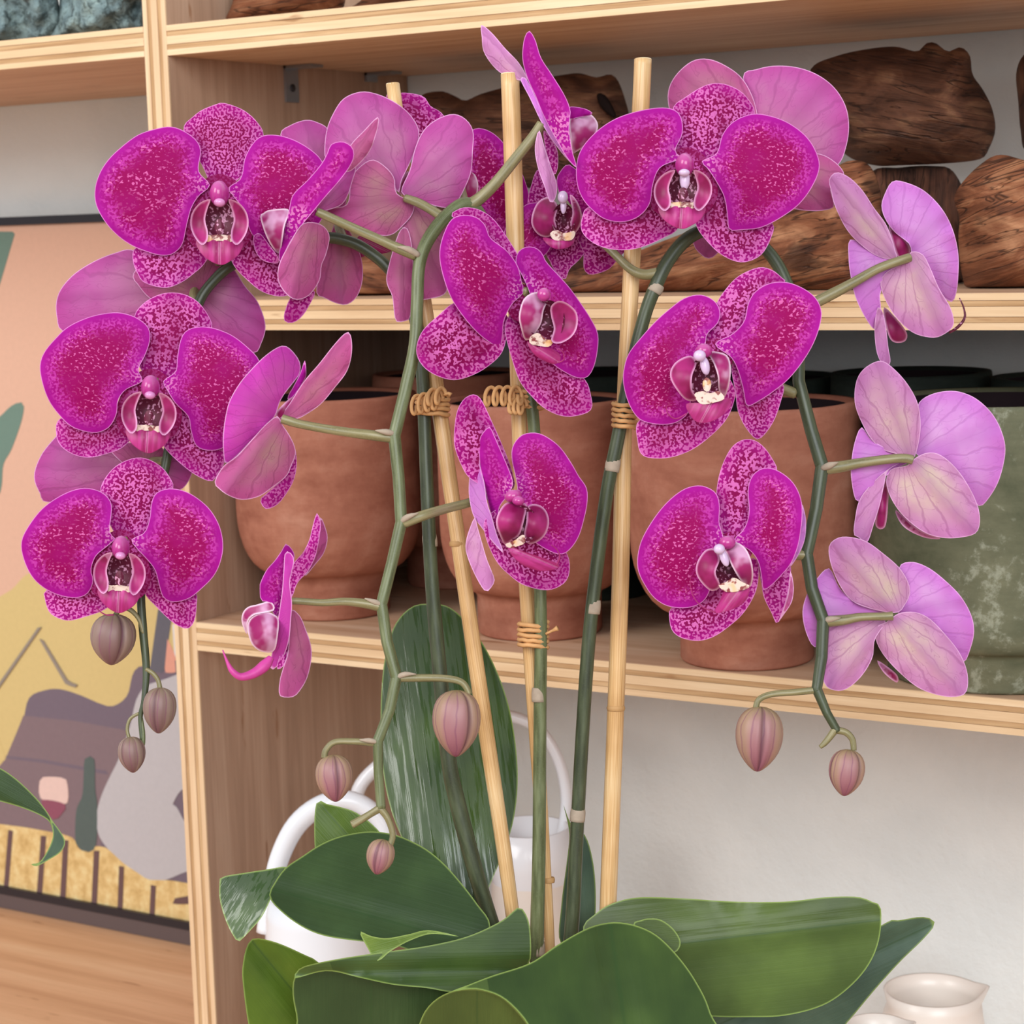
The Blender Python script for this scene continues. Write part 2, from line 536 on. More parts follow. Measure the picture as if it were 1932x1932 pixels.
def bud_mat(name, c_top, c_mid, c_tip, cream):
    b = MB(name, 0.5, 0.4)
    x = b.sep(b.attr('pc'))       # (t along, angle, .)
    w = b.math('SINE', b.math('ADD', b.math('MULTIPLY', x[1], 12.0), b.math('MULTIPLY', b.noise(b.obj(), 90, 2), 5.0)))
    col = b.ramp(x[0], [(0.0, C(c_top)), (0.3, C(c_mid)), (1.0, C(c_tip))])
    col = b.mix(b.mr(b.math('SINE', b.math('MULTIPLY', x[1], 3.0)), -0.6, 1.0, 0, 0.5), col, C(cream))
    col = b.mix(b.mr(w, 0.78, 1.0, 0, 0.5), col, C('#74405a'))
    col = b.mix(b.math('MULTIPLY', x[2], 0.75), col, C('#55303c'))
    b.color(col); b.bump(w, 0.12, 0.0006); return b.m
M['bud'] = bud_mat('bud', '#84754a', '#98706e', '#874660', '#a58e68')
M['bud_grey'] = bud_mat('bud_greyish', '#7c6e50', '#80655f', '#64424a', '#978371')

def petal_front(name, sepal, crim, edge, wormc, rim=True):
    b = MB(name, 0.65, 0.10)
    p = b.attr('pc'); e = b.attr('e', 'Fac'); s = b.attr('s', 'Fac')
    lab = b.noise(p, 1.05, 0.0, 0.0, 0.2)                       # band-limited: labyrinth when thresholded
    big = b.noise(b.mapv(p, (1, 1, 1), (3, 71, 5)), 0.075, 1.0)
    if sepal:
        ground = b.mix(b.mr(e, 0.5, 7.0), C(edge), C(crim))
        w = b.mr(lab, 0.475, 0.54)
        w = b.math('MULTIPLY', w, b.mr(big, 0.25, 0.55, 0.45, 0.95))
        w = b.math('MULTIPLY', w, b.mr(s, 0.75, 1.05, 1.0, 0.35))
        col = b.mix(w, ground, C(wormc))
    else:
        ground = b.ramp(b.mr(e, 0.0, 10.0, 0, 1, False), [(0.0, C(edge)), (0.14, C(edge)), (0.72, C(crim)), (1.0, C(crim))])
        ground = b.mix(b.mr(big, 0.45, 0.7, 0, 0.2), ground, C(edge))
        # outer zone: magenta net; inner zone: sparse pale specks
        net = b.mr(lab, 0.50, 0.56); zone = b.math('MULTIPLY', b.mr(e, 1.2, 3.4), b.mr(e, 4.5, 10.0, 1.0, 0.0))
        col = b.mix(b.math('MULTIPLY', b.math('MULTIPLY', net, zone), 0.8), ground, C('#bb389e'))
        lab2 = b.noise(b.mapv(p, (0.75, 1, 1), (37, 11, 5)), 1.2, 0.0, 0.0, 0.4)
        sp = b.math('MULTIPLY', b.mr(lab2, 0.62, 0.69), b.mr(e, 2.4, 5.0))
        sp = b.math('MULTIPLY', sp, b.mr(big, 0.44, 0.58, 1.0, 0.2))
        col = b.mix(b.math('MULTIPLY', sp, 0.75), col, C(wormc)); w = sp
        near = b.math('MULTIPLY', b.mr(lab, 0.53, 0.58), b.mr(s, 0.12, 0.24, 1.0, 0.0))
        col = b.mix(b.math('MULTIPLY', near, 0.6), col, C('#e48cc2'))
    if rim: col = b.mix(b.mr(e, 0.05, 0.42, 0.75, 0.0), col, C('#e897d8'))
    b.color(col)
    v = b.sep(b.attr('pa'))
    wv = b.math('SINE', b.math('ADD', b.math('MULTIPLY', v[0], 46.0), b.math('MULTIPLY', b.noise(p, 0.16, 2), 9.0)))
    b.bump(b.math('ADD', b.math('MULTIPLY', wv, 0.35), w), 0.2, 0.0006)
    b.translucent(col, 0.14)
    return b.m
M['petal'] = petal_front('petal_front', False, '#900253', '#a2128a', '#dc6cb0')
M['sepal'] = petal_front('sepal_front', True, '#80054a', '#9c1078', '#cf68b0')

M['sepal_inner'] = petal_front('sepal_inner', True, '#780446', '#80054a', '#b8509a', False)

def petal_back(name, body, edge, basec, vein, fade=(0.0, 0.9), vs=0.32):
    b = MB(name, 0.55, 0.2)
    p = b.attr('pc'); e = b.attr('e', 'Fac'); v = b.sep(b.attr('pa'))
    col = b.mix(b.mr(v[1], fade[0], fade[1]), C(basec), C(body))
    col = b.mix(b.mr(e, 0.5, 9.0, 0.75, 0.0), col, C(edge))
    col = b.mix(b.mr(b.noise(p, 0.09, 3), 0.4, 0.65, 0, 0.35), col, C(edge))
    nz = b.noise(p, 0.13, 2)
    wv = b.math('SINE', b.math('ADD', b.math('MULTIPLY', v[0], 30.0), b.math('MULTIPLY', nz, 4.5)))
    net = b.math('ABSOLUTE', b.math('SUBTRACT', b.noise(b.mapv(p, (0.5, 1.0, 1.0)), 0.30, 1.5, 0.5, 0.4), 0.5))
    vein_f = b.math('MAXIMUM', b.mr(wv, 0.84, 1.0, 0, vs), b.mr(net, 0.0, 0.017, vs * 0.7, 0))
    mid = b.mr(b.math('ABSOLUTE', v[2]), 0.0, 0.22, vs * 0.8, 0.0)
    vein_f = b.math('MAXIMUM', vein_f, mid)
    col = b.mix(vein_f, col, C(vein))
    col = b.mix(b.mr(e, 0.08, 0.5, 0.6, 0.0), col, C('#f3bfe8'))
    b.color(col); b.bump(b.math('SUBTRACT', nz, vein_f), 0.3, 0.0008)
    b.translucent(C(edge), 0.15)
    return b.m
M['petal_back'] = petal_back('petal_back', '#b5569a', '#b04090', '#b57a94', '#883470')
M['petal_back_vivid'] = petal_back('petal_back_vivid', '#bd409f', '#bf32a4', '#b55c8c', '#96297e')
M['sepal_back'] = petal_back('sepal_back', '#ae5b84', '#b24686', '#a37c72', '#843560', (0.05, 0.95), 0.4)
M['petal_back_pale'] = petal_back('petal_back_pale', '#cd88cf', '#c46ac4', '#d3a0d0', '#9f54a2')
M['sepal_back_pale'] = petal_back('sepal_back_pale', '#c78bb0', '#c175b4', '#cfb7a6', '#934c80', (0.1, 1.0), 0.42)

b = MB('lip_lobe', 0.45, 0.4)
e = b.attr('e', 'Fac'); p = b.attr('pc')
col = b.mix(b.mr(b.noise(p, 0.14, 2), 0.35, 0.65), C('#87104e'), C('#a8256f'))
col = b.mix(b.mr(e, 0.15, 1.0, 0.8, 0), col, C('#e8a9d2')); b.color(col); b.translucent(col, 0.12)
M['lobe'] = b.m
b = MB('lip_lobe_pale', 0.45, 0.4)
e = b.attr('e', 'Fac'); p = b.attr('pc')
col = b.mix(b.mr(b.noise(p, 0.12, 2), 0.44, 0.66), C('#9c2065'), C('#cf98bc'))
col = b.mix(b.mr(e, 0.15, 0.9, 0.8, 0), col, C('#f2d3e6')); b.color(col); b.translucent(col, 0.12)
M['lobe_pale'] = b.m
b = MB('lip_mid', 0.42, 0.4)
p = b.attr('pc'); v = b.sep(b.attr('pa')); e = b.attr('e', 'Fac')
col = b.mix(b.mr(b.noise(b.mapv(p, (0.15, 1, 1)), 0.5, 2), 0.35, 0.7), C('#94165c'), C('#b02e7c'))
col = b.mix(b.mr(b.math('ABSOLUTE', v[2]), 0.02, 0.08, 0.45, 0), col, C('#d488b4'))
col = b.mix(b.mr(b.math('ABSOLUTE', v[2]), 0.0, 0.03, 0.85, 0), col, C('#7a1145'))
col = b.mix(b.mr(e, 0.1, 0.5, 0.5, 0), col, C('#8a1a55')); b.color(col)
M['lip_mid'] = b.m
b = MB('throat', 0.5, 0.4)
o = b.obj(); n = b.noise(o, 700, 1.5, 0.4, 0.3)
col = b.mix(b.mr(n, 0.55, 0.66), C('#5a0d2e'), C('#c58aa8')); b.color(col)
M['throat'] = b.m
b = MB('callus', 0.45, 0.5)
o = b.obj(); n = b.noise(o, 420, 2)
col = b.mix(b.mr(n, 0.5, 0.62), C('#d6bcae'), C('#7d2a2a')); col = b.mix(b.mr(b.noise(o, 200, 1), .55, .7, 0, .7), col, C('#e0ab6c')); b.color(col)
M['callus'] = b.m
b = MB('column', 0.22, 0.6)
x = b.sep(b.attr('pc'))
b.color(b.ramp(x[0], [(0.0, C('#d79cc6')), (0.22, C('#bf5c9c')), (0.5, C('#ac2f7f')), (1.0, C('#a52f7d'))]))
M['column'] = b.m
M['column_cap'] = plain('column_cap', '#cf86bb', 0.2, 0.6)
M['lip_mid_side'] = plain('lip_mid_side', '#bd3c8c', 0.45, 0.4, 0.25, 250)
M['column_white'] = plain('column_white', '#cdb2d2', 0.25, 0.6, 0.1, 300)

def leaf_mat(name, c0, c1, c2, rough=0.28, lines=0.12, spec=0.3, streaks=False):
    b = MB(name, rough, spec)
    p = b.attr('pc'); v = b.sep(b.attr('pa')); e = b.attr('e', 'Fac')
    st = b.noise(b.comb(b.math('MULTIPLY', v[1], 1.5), b.math('MULTIPLY', v[2], 26.0), 0.0), 1.0, 3)
    n = b.noise(p, 0.03, 3)
    col = b.ramp(n, [(0.3, C(c0)), (0.5, C(c1)), (0.7, C(c2))])
    col = b.mix(b.mr(st, 0.4, 0.7, 0, lines), col, C(c0))
    col = b.mix(b.mr(b.math('ABSOLUTE', v[2]), 0.0, 0.025, 0.45, 0), col, C('#2a4420'))
    col = b.mix(b.mr(e, 0.1, 0.8, 0.7, 0), col, C('#8ea455'))
    if streaks: b.put(b.b.inputs['Roughness'], b.mr(b.noise(b.comb(b.math('MULTIPLY', v[1], 5.0), b.math('MULTIPLY', v[2], 13.0), 0.0), 1.0, 3), 0.44, 0.60, 0.55, 0.10))
    b.color(col); b.bump(st, 0.15, 0.0012); b.translucent(C('#6f9a2a'), 0.06)
    return b.m
M['leaf'] = leaf_mat('leaf', '#2c3f1d', '#384c22', '#455a28', 0.36)
M['leaf_gloss'] = leaf_mat('leaf_glossy', '#29401b', '#344a20', '#425926', 0.2, 0.2, 0.6, True)
M['leaf_dark'] = leaf_mat('leaf_dark', '#283a1f', '#304424', '#3a502b', 0.42)
M['leaf_under'] = leaf_mat('leaf_underside', '#3f4e24', '#495929', '#55672f', 0.38)
M['leaf_yellow'] = leaf_mat('leaf_yellowish', '#405519', '#4f671e', '#627826', 0.4)
M['leaf_grey'] = leaf_mat('leaf_bluish', '#34483a', '#425745', '#556a56', 0.45)

M['ceramic'] = plain('white_glaze', '#e9ebf0', 0.18, 0.5)
M['ceramic_warm'] = plain('cream_glaze', '#e8dfd6', 0.3, 0.5)
M['frame'] = plain('black_frame', '#2b282d', 0.35, 0.4)
M['frame_side'] = plain('frame_lower_edge', '#5f5150', 0.5, 0.3)
M['metal'] = plain('zinc_plate', '#a9b0b8', 0.3, 0.5); M['metal'].node_tree.nodes['Principled BSDF'].inputs['Metallic'].default_value = 0.85
M['screw'] = plain('screw_hole', '#2a2a2e', 0.5)
M['tag'] = plain('paper_tag', '#d8dbe0', 0.7)
def paint(name, hexc, var=0.06):
    b = MB('print_' + name, 0.75, 0.2)
    n = b.noise(b.obj(), 260, 4); cc = C(hexc)[:3]
    b.color(b.mix(n, tuple(x * (1 - var) for x in cc) + (1,), tuple(min(1, x * (1 + var)) for x in cc) + (1,)))
    return b.m
PM = {k: paint(k, h) for k, h in dict(peach='#d6ac95', green='#6d8579', yellow='#cdb57c', mauve='#736570', mauve2='#806c70', slate='#65626a',
      salmon='#d99a86', white='#d9d2cf', blob='#b9b4b6', bottle='#59635f', glass='#dcbdb3', wine='#8d5162', brown='#6a5150', line='#8f8378').items()}
b = MB('print_gold', 0.5, 0.5); n = b.noise(b.obj(), 90, 5, 0.65)
b.color(b.ramp(n, [(0.3, C('#c39f62')), (0.5, C('#dfc083')), (0.68, C('#ecd9a2'))])); b.b.inputs['Metallic'].default_value = 0.15
PM['gold'] = b.m
# ------------------------------------------------------------------ the setting
ZT, ZM, ZL = Z0, Z0 - 0.163, Z0 - 0.3607          # undersides of the three shelves
TH = 0.0178
YB = 0.2545                                        # wall plane behind the shelf
ZC = float(PL(180, 1742, 1, YB - 0.012)[2])        # counter top the picture stands on

tag(box('floor', -2.5, 3.0, -3.5, YB, -0.05, 0.0, M['counter']), kind='structure', label='wooden floor of the room')
tag(box('wall_back', -2.5, 3.0, YB, YB + 0.06, 0.0, 2.7, M['wall']), kind='structure', label='white plastered wall behind the plywood shelf')
ct = box('counter', -1.3, 1.6, -0.75, YB - 0.0005, ZC - 0.04, ZC, M['counter'], bevel=0.002)
tag(ct, 'long pale wooden counter under the picture and the orchid', 'counter')

# plywood shelf unit
unit = empty('shelf_unit', (0, 0, ZC), 'open plywood shelf unit with three boards and layered edges', 'shelf')
YE = YB - 0.001
def shelf_board(name, x0, x1, z0):
    o = box(name, x0, x1, 0.0012, YE, z0, z0 + TH, M['ply_x'], unit)
    hs = [0.0, 0.20, 0.36, 0.64, 0.80, 1.0]
    for k in range(5):
        dark = k in (1, 3)
        a, c = z0 + TH * hs[k], z0 + TH * hs[k+1]
        box('ply', x0, x1, 0.0006 if dark else 0.0, 0.0013, a + 0.0001, c - 0.0001, M['ply_dark' if dark else 'ply_light'], o)
    return o
shelf_board('shelf', 0.0, 1.35, ZT); shelf_board('shelf', 0.0, 1.35, ZM); shelf_board('shelf', 0.0, 1.35, ZL)
shelf_board('shelf', -0.9, -TH - 0.0002, ZT + 0.0005)
sp = box('side_panel', -TH, -0.0001, 0.0012, YE, ZC + 0.0005, 2.25, M['ply_z'], unit)
for k in range(5):
    hs = [0.0, 0.20, 0.36, 0.64, 0.80, 1.0]; dark = k in (1, 3)
    box('ply', -TH + TH * hs[k] + 0.0001, -TH + TH * hs[k+1] - 0.0001, 0.0006 if dark else 0.0, 0.0013, ZC + 0.0005, 2.25, M['ply_dark_z' if dark else 'ply_light_z'], sp)
# metal angle brackets under the top shelf
for px, py, hl in ((550, 160, 0.021), (700, 140, 0.004)):
    yb = float(PL(px, py, 0, 0.001)[1])
    V1, f1 = box_data(0, 0.0018, yb - 0.0065, yb + 0.0065, ZT - hl - 0.002, ZT - 0.0002)
    V2, f2 = box_data(0.0, 0.022, yb - 0.0065, yb + 0.0065, ZT - 0.002, ZT - 0.0002)
    V, ff, _ = join_data([(np.array(V1), f1, np.zeros((8, 3))), (np.array(V2), f2, np.zeros((8, 3)))])
    br = mesh_obj('bracket', V, ff, M['metal'], unit, smooth=False)
    if hl > 0.01:
        v, f, s = tube_data([(0.0017, yb, ZT - 0.014), (0.0022, yb, ZT - 0.014)], 0.0026, 14, 1)
        mesh_obj('screw', v, f, M['screw'], br)

# ------------------------------------------------------------------ framed picture
YP = YB - 0.016
pic = empty('framed_picture', (-0.25, YP, ZC), 'dark framed print of a house, bottle and wine glass leaning on the wall', 'picture')
tl = PL(60, 421, 1, YP); zt = float(PL(60, 408, 1, YP)[2]); zb = float(ZC + 0.0005)
xr, xl = -TH - 0.004, -0.55
fw = 0.0065
print_z0 = float(PL(180, 1703, 1, YP)[2])
pa_ = box('print', xl + fw, xr - fw, YP, YP + 0.012, print_z0, zt - fw, PM['peach'], pic)
box('frame_bar', xl, xr, YP - 0.004, YP + 0.013, zt - fw, zt, M['frame'], pic)
box('frame_bar', xl, xr, YP - 0.004, YP + 0.013, print_z0 - 0.0065, print_z0, M['frame'], pic)
box('frame_bar', xl, xl + fw, YP - 0.004, YP + 0.013, print_z0, zt - fw, M['frame'], pic)
box('frame_bar', xr - fw, xr, YP - 0.004, YP + 0.013, print_z0, zt - fw, M['frame'], pic)
box('frame_foot', xl, xr, YP - 0.003, YP + 0.012, zb, print_z0 - 0.0065, M['frame_side'], pic)

layer = [0]
def art(pts, mat, soft=True, name='print_shape'):
    layer[0] += 1
    y = YP - 0.0002 - 0.00006 * layer[0]
    P, T, loop = fill(pts, 14, soft)
    fr = np.array([PL(p[0], p[1], 1, y) for p in P])
    lim = xr - fw - 0.0002
    fr[:, 0] = np.minimum(fr[:, 0], lim); fr[:, 2] = np.maximum(fr[:, 2], print_z0 + 0.0001)
    n = len(fr); bk = fr.copy(); bk[:, 1] = YP - 0.00005
    faces = list(T) + [(b + 0, a + 0, a + n, b + n) for a, b in boundary_edges(T)]
    mesh_obj(name, np.vstack([fr, bk]), faces, PM[mat], pa_, smooth=False)
art([(-40,437),(29,437),(0,535),(-40,640)], 'green', False)
art([(-30,815),(0,786),(21,766),(39,759),(45,768),(39,799),(21,849),(6,877),(0,929),(-30,960)], 'green')
art([(-30,1175),(26,1109),(60,1080),(120,1096),(200,1090),(300,1110),(330,1150),(330,1300),(240,1345),(190,1345),(110,1330),(60,1345),(30,1420),(-30,1430)], 'yellow')
art([(-30,1480),(5,1440),(40,1370),(54,1318),(82,1303),(112,1300),(150,1311),(190,1328),(214,1332),(240,1312),(254,1265),(290,1258),(420,1290),(420,1640),(200,1640),(-30,1600)], 'mauve')
art([(44,1350),(140,1360),(240,1378),(232,1420),(205,1470),(190,1600),(-30,1590),(-30,1480),(10,1432),(30,1385)], 'mauve2', False)
art([(10,1426),(80,1433),(205,1455),(205,1462),(80,1439),(10,1431)], 'mauve', False)
art([(-30,1290),(0,1400),(12,1432),(0,1440),(-30,1430)], 'yellow', False)
art([(298,1150),(326,1150),(309,1270),(282,1266)], 'slate', False)
art([(316,1205),(332,1240),(333,1270),(310,1269)], 'salmon', False)
art([(325,1178),(350,1180),(352,1242),(329,1240)], 'white', False)
art([(330,1246),(355,1248),(356,1276),(332,1272)], 'slate', False)
art([(262,1310),(300,1285),(420,1270),(420,1480),(352,1484),(326,1517),(334,1524),(358,1562),(420,1600),(420,1642),(362,1642),(310,1661),(279,1660),(233,1629),(202,1600),(185,1572),(182,1538),(191,1502),(207,1466),(225,1429),(245,1370)], 'blob')
art([(-30,1552),(0,1555),(47,1561),(119,1574),(140,1582),(148,1603),(168,1608),(181,1595),(202,1600),(233,1629),(279,1660),(321,1661),(362,1668),(420,1690),(420,1790),(-30,1720)], 'gold', False)
art([(160,1432),(177,1432),(179,1489),(183,1520),(181,1592),(168,1608),(150,1600),(142,1585),(144,1528),(155,1502),(158,1455)], 'bottle')
art([(75,1473),(83,1466),(119,1468),(127,1481),(124,1518),(78,1508)], 'glass')
art([(78,1509),(124,1518),(111,1541),(101,1547),(87,1530)], 'wine')
for a, b2, w in (((20,1566),(11,1680),4.5), ((82,1577),(74,1690),5), ((124,1585),(118,1700),5), ((182,1605),(177,1712),5), ((229,1634),(226,1722),4.5), ((289,1670),(286,1738),4.5)):
    art([(a[0]-w,a[1]),(a[0]+w,a[1]),(b2[0]+w,b2[1]),(b2[0]-w,b2[1])], 'brown', False)
art([(330,1695),(420,1680),(420,1705),(325,1706)], 'brown', False)
art([(-10,1300),(74,1180),(78,1183),(-6,1304)], 'line', False)
art([(74,1206),(78,1204),(128,1286),(147,1293),(146,1298),(124,1292)], 'line', False)

# ------------------------------------------------------------------ pots on the lower shelf
ZS = ZL + TH + 0.0003
def pot_profile(R, H, foot=0.57, fh=0.18, round_h=0.3, wall=0.006):
    p = [(0.0, 0.0), (R*foot*0.97, 0.0), (R*foot, H*0.01), (R*foot*1.0, H*fh*0.85), (R*(foot+0.03), H*fh)]
    for k in range(1, 9):
        a = k / 8 * math.pi / 2
        p.append((R*(foot+0.03) + R*(1-foot-0.03)*math.sin(a), H*fh + H*round_h*(1-math.cos(a))))
    p += [(R*1.0, H*0.75), (R*0.985, H*0.985), (R*0.975, H), (R*0.975 - wall*0.7, H), (R*0.975 - wall, H*0.985)]
    return p, [(R*0.975 - wall, H*0.985), (R - wall, H*0.6), (R*0.9 - wall, H*0.45), (0.0, H*0.42)]
def pot(px_front, py_bottom, width_px, py_rim, foot, fh, round_h, mat, label, name='plant_pot', cat='pot', yrow=None, xoff=0, group=None, inside='pot_inside', tagpos=None):
    if yrow is None:
        c = PL(px_front, py_bottom, 2, ZS); 
        for _ in range(4):
            d = (ROT.T @ (c - CAM))[2]; R = width_px * d / F / 2
            # the nearest point of the foot ring towards the camera
            dirh = np.array([CAM[0] - c[0], CAM[1] - c[1], 0]); dirh /= np.linalg.norm(dirh)
            c = PL(px_front, py_bottom, 2, ZS) - dirh * R * foot
    else:
        c = PL(px_front, py_bottom, 1, yrow); c[2] = ZS; d = (ROT.T @ (c - CAM))[2]; R = width_px * d / F / 2
    # height from the front rim pixel
    dirh = np.array([CAM[0] - c[0], CAM[1] - c[1], 0]); dirh /= np.linalg.norm(dirh)
    fp = c + dirh * R; dd = ROT @ ray(px_front, py_rim)
    t = np.linalg.norm((fp - CAM)[:2]) / np.linalg.norm(dd[:2]); H = (CAM + dd * t)[2] - ZS
    if yrow is None: c[1] = max(c[1], 0)
    root = empty(name, c, label, cat, group)
    out, ins = pot_profile(R, H, foot, fh, round_h)
    lathe('body', out, c, mat, root); lathe('inside', ins, c, M[inside], root)
    if tagpos is not None:
        a0, zf, w, h = tagpos; vs = []
        for sgn in (0, 1):
            for k in range(6):
                a = a0 + (k / 5 - 0.5) * w / R
                for r in (R + 0.0006,):
                    vs.append(c + np.array([r*math.cos(a), r*math.sin(a), H*zf + sgn*h]))
        mesh_obj('price_tag', vs, [(k, k+1, k+7, k+6) for k in range(5)], M['tag'], root)
    return c, R, H
info = []
info.append(pot(630, 1172, 346, 757, 0.62, 0.20, 0.28, M['terracotta'], 'terracotta pot standing nearest the plywood side panel'))
info.append(pot(1020, 1211, 366, 768, 0.64, 0.19, 0.28, M['terracotta'], 'terracotta pot behind the middle bamboo stake'))
info.append(pot(1410, 1267, 432, 778, 0.58, 0.19, 0.30, M['terracotta'], 'largest terracotta pot right of the right-hand bamboo stake'))
info.append(pot(1880, 1312, 470, 770, 0.86, 0.14, 0.10, M['green_pot'], 'mottled olive green clay pot at the right edge of the shelf'))
for i in info: print('pot', [round(float(x), 3) for x in i[0]], round(i[1], 3), round(i[2], 3))
gb = 'pots in the back row'
pot(860, 1100, 290, 712, 0.62, 0.2, 0.28, M['terracotta'], 'dusky terracotta pot in the shade behind the two left pots', yrow=0.185, group=gb)
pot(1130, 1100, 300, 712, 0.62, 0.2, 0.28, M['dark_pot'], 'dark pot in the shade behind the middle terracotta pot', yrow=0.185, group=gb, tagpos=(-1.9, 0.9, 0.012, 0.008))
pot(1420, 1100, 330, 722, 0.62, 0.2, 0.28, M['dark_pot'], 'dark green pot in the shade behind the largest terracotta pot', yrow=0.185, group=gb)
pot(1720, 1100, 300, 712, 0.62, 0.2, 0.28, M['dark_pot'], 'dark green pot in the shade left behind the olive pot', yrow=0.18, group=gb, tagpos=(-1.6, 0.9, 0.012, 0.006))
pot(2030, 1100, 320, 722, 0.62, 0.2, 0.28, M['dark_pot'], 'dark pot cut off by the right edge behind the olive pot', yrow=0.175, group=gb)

# ------------------------------------------------------------------ driftwood and stones
def onY(y): return lambda px, py: depth_on(px, py, 1, y)
GD = 'driftwood pieces on the shelves'
def log(pts, y, T0, mat, label, step=13, **kw):
    kw.setdefault('power', 0.75)
    o = inflate('driftwood', pts, onY(y), T0 * 1.25, M[mat], None, step, **kw)
    return tag(o, label, 'driftwood', GD)
log([(1530,130),(1580,105),(1640,92),(1690,88),(1730,97),(1747,82),(1765,81),(1788,97),(1812,89),(1830,105),(1835,140),(1855,170),(1872,205),(1878,245),(1866,280),(1850,300),(1790,308),(1700,312),(1650,312),(1600,295),(1560,250),(1535,190)],
    0.14, 0.035, 'drift_a', 'big dark brown driftwood lying on top of the pile at right', rough=0.016, nscale=22, zmin=ZM + TH + 0.0004)
log([(1800,375),(1815,345),(1850,310),(1885,292),(1932,302),(2000,320),(2030,450),(2010,545),(1932,553),(1860,555),(1825,548),(1812,500),(1808,450),(1810,410)],
    0.07, 0.03, 'drift_b', 'orange brown driftwood block at the right edge of the middle shelf', base=(1800,480), tip=(2030,400), rough=0.016, nscale=22, zmin=ZM + TH + 0.0004)
log([(1040,530),(1100,505),(1150,495),(1250,455),(1330,425),(1450,378),(1540,348),(1585,310),(1620,303),(1645,318),(1662,370),(1655,450),(1645,520),(1605,557),(1450,562),(1250,566),(1120,566),(1050,560)],
    0.075, 0.03, 'drift_b', 'long striped orange driftwood lying behind the right-hand flowers', rough=0.016, nscale=22, zmin=ZM + TH + 0.0004)
log([(1640,330),(1700,316),(1760,313),(1800,325),(1830,400),(1825,500),(1805,545),(1650,552),(1625,450)],
    0.15, 0.03, 'drift_c', 'dark driftwood wedged under the big brown piece', rough=0.012, nscale=24, zmin=ZM + TH + 0.0004)
log([(1917,140),(1930,105),(1960,95),(2010,110),(2020,290),(1940,288),(1926,250),(1921,190)],
    0.15, 0.03, 'drift_a', 'driftwood sliver at the right edge above the orange block', rough=0.012, nscale=24, zmin=ZM + TH + 0.0004)
w6 = log([(790,185),(830,172),(860,182),(878,190),(905,178),(950,165),(1000,150),(1050,143),(1092,138),(1125,146),(1150,140),(1166,152),(1180,190),(1188,230),(1182,300),(1150,345),(1000,355),(900,335),(830,290),(795,240)],
    0.15, 0.035, 'drift_a', 'brown driftwood log with a dark knot hole behind the bamboo tops', rough=0.014, nscale=22, zmin=ZM + TH + 0.0004)
inflate('knot_hole_shade', [(1126,178),(1142,180),(1158,205),(1162,222),(1150,218),(1132,200)], lambda px, py: depth_on(px, py, 1, 0.15) - 0.034, 0.003, M['drift_hole_shade'], w6, 6, rough=0.0)  # dark patch laid on the log; hole's shade is painted, no opening cut
log([(590,505),(640,475),(700,480),(740,505),(770,540),(775,566),(680,570),(600,568)], 0.06, 0.02, 'drift_b', 'small driftwood lump at the left of the middle shelf', rough=0.004, zmin=ZM + TH + 0.0004)
log([(850,330),(930,350),(1040,380),(1100,430),(1090,560),(900,562),(850,540),(820,420)], 0.13, 0.03, 'drift_c', 'shaded driftwood under the log with the knot hole', rough=0.012, nscale=24, zmin=ZM + TH + 0.0004)
log([(428,42),(438,8),(455,-40),(540,-60),(640,-50),(650,10),(625,22),(560,30),(490,38)], 0.05, 0.025, 'drift_b', 'driftwood on the top shelf nearest the side panel', rough=0.012, nscale=26, zmin=ZT + TH + 0.0004)
log([(655,24),(680,2),(705,-25),(790,-60),(880,-50),(890,-5),(830,8),(750,17)], 0.05, 0.025, 'drift_b', 'driftwood on the top shelf above the flowers', rough=0.012, nscale=26, zmin=ZT + TH + 0.0004)
GS = 'lichen stones on the upper left shelf'
for k, (pts, lab) in enumerate((
    ([(-80,90),(-80,-60),(60,-60),(98,-30),(112,15),(104,66),(60,80),(0,86)], 'grey green lichen stone at the left end of the upper left shelf'),
    ([(96,74),(106,40),(112,10),(118,-50),(200,-60),(270,-50),(272,30),(266,58),(190,66)], 'grey green lichen stone beside the upright plywood board'))):
    o = inflate('lichen_stone', pts, onY(0.06), 0.03, M['stone'], None, 7, rough=0.02, nscale=38, zmin=ZT + TH + 0.001)
    tag(o, lab, 'stone', GS)

# ------------------------------------------------------------------ white vessels under the lower shelf
def vessel_center(px, py, y): 
    p = PL(px, py, 1, y); return np.array([p[0], p[1], ZC])
cc = vessel_center(618, 1760, -0.012)
can = empty('watering_can', (cc[0], cc[1], ZC), 'glossy white watering can with a thick loop handle behind the left leaves', 'watering can')
dcan = (ROT.T @ (np.array([cc[0], cc[1], ZC + 0.05]) - CAM))[2]
zt_can = float(PL(618, 1690, 1, -0.012)[2]) - ZC
Rc = 124 * dcan / F
lathe('body', [(0, 0.0005), (Rc, 0.0005), (Rc*1.03, 0.004), (Rc*1.0, zt_can*0.5), (Rc*0.92, zt_can*0.93), (Rc*0.86, zt_can), (Rc*0.78, zt_can), (Rc*0.8, zt_can*0.9), (0, zt_can*0.7)], (cc[0], cc[1], ZC), M['ceramic'], can)
dh = dcan - 0.01
px_tube('handle', [(500,1760,dh,17),(512,1690,dh,18),(527,1620,dh,19),(560,1556,dh,20),(610,1518,dh,20),(665,1512,dh,19),(715,1545,dh,18),(735,1600,dh,17),(735,1700,dh,16)], M['ceramic'], can, 14)
c2 = vessel_center(1000, 1640, 0.13)
can2 = empty('watering_can', (c2[0], c2[1], ZC), 'cream and white pitcher with a tall thin handle behind the middle stems', 'watering can')
d2 = (ROT.T @ (np.array([c2[0], c2[1], ZC + 0.08]) - CAM))[2]; R2 = 72 * d2 / F; h2 = float(PL(1000, 1560, 1, 0.13)[2]) - ZC
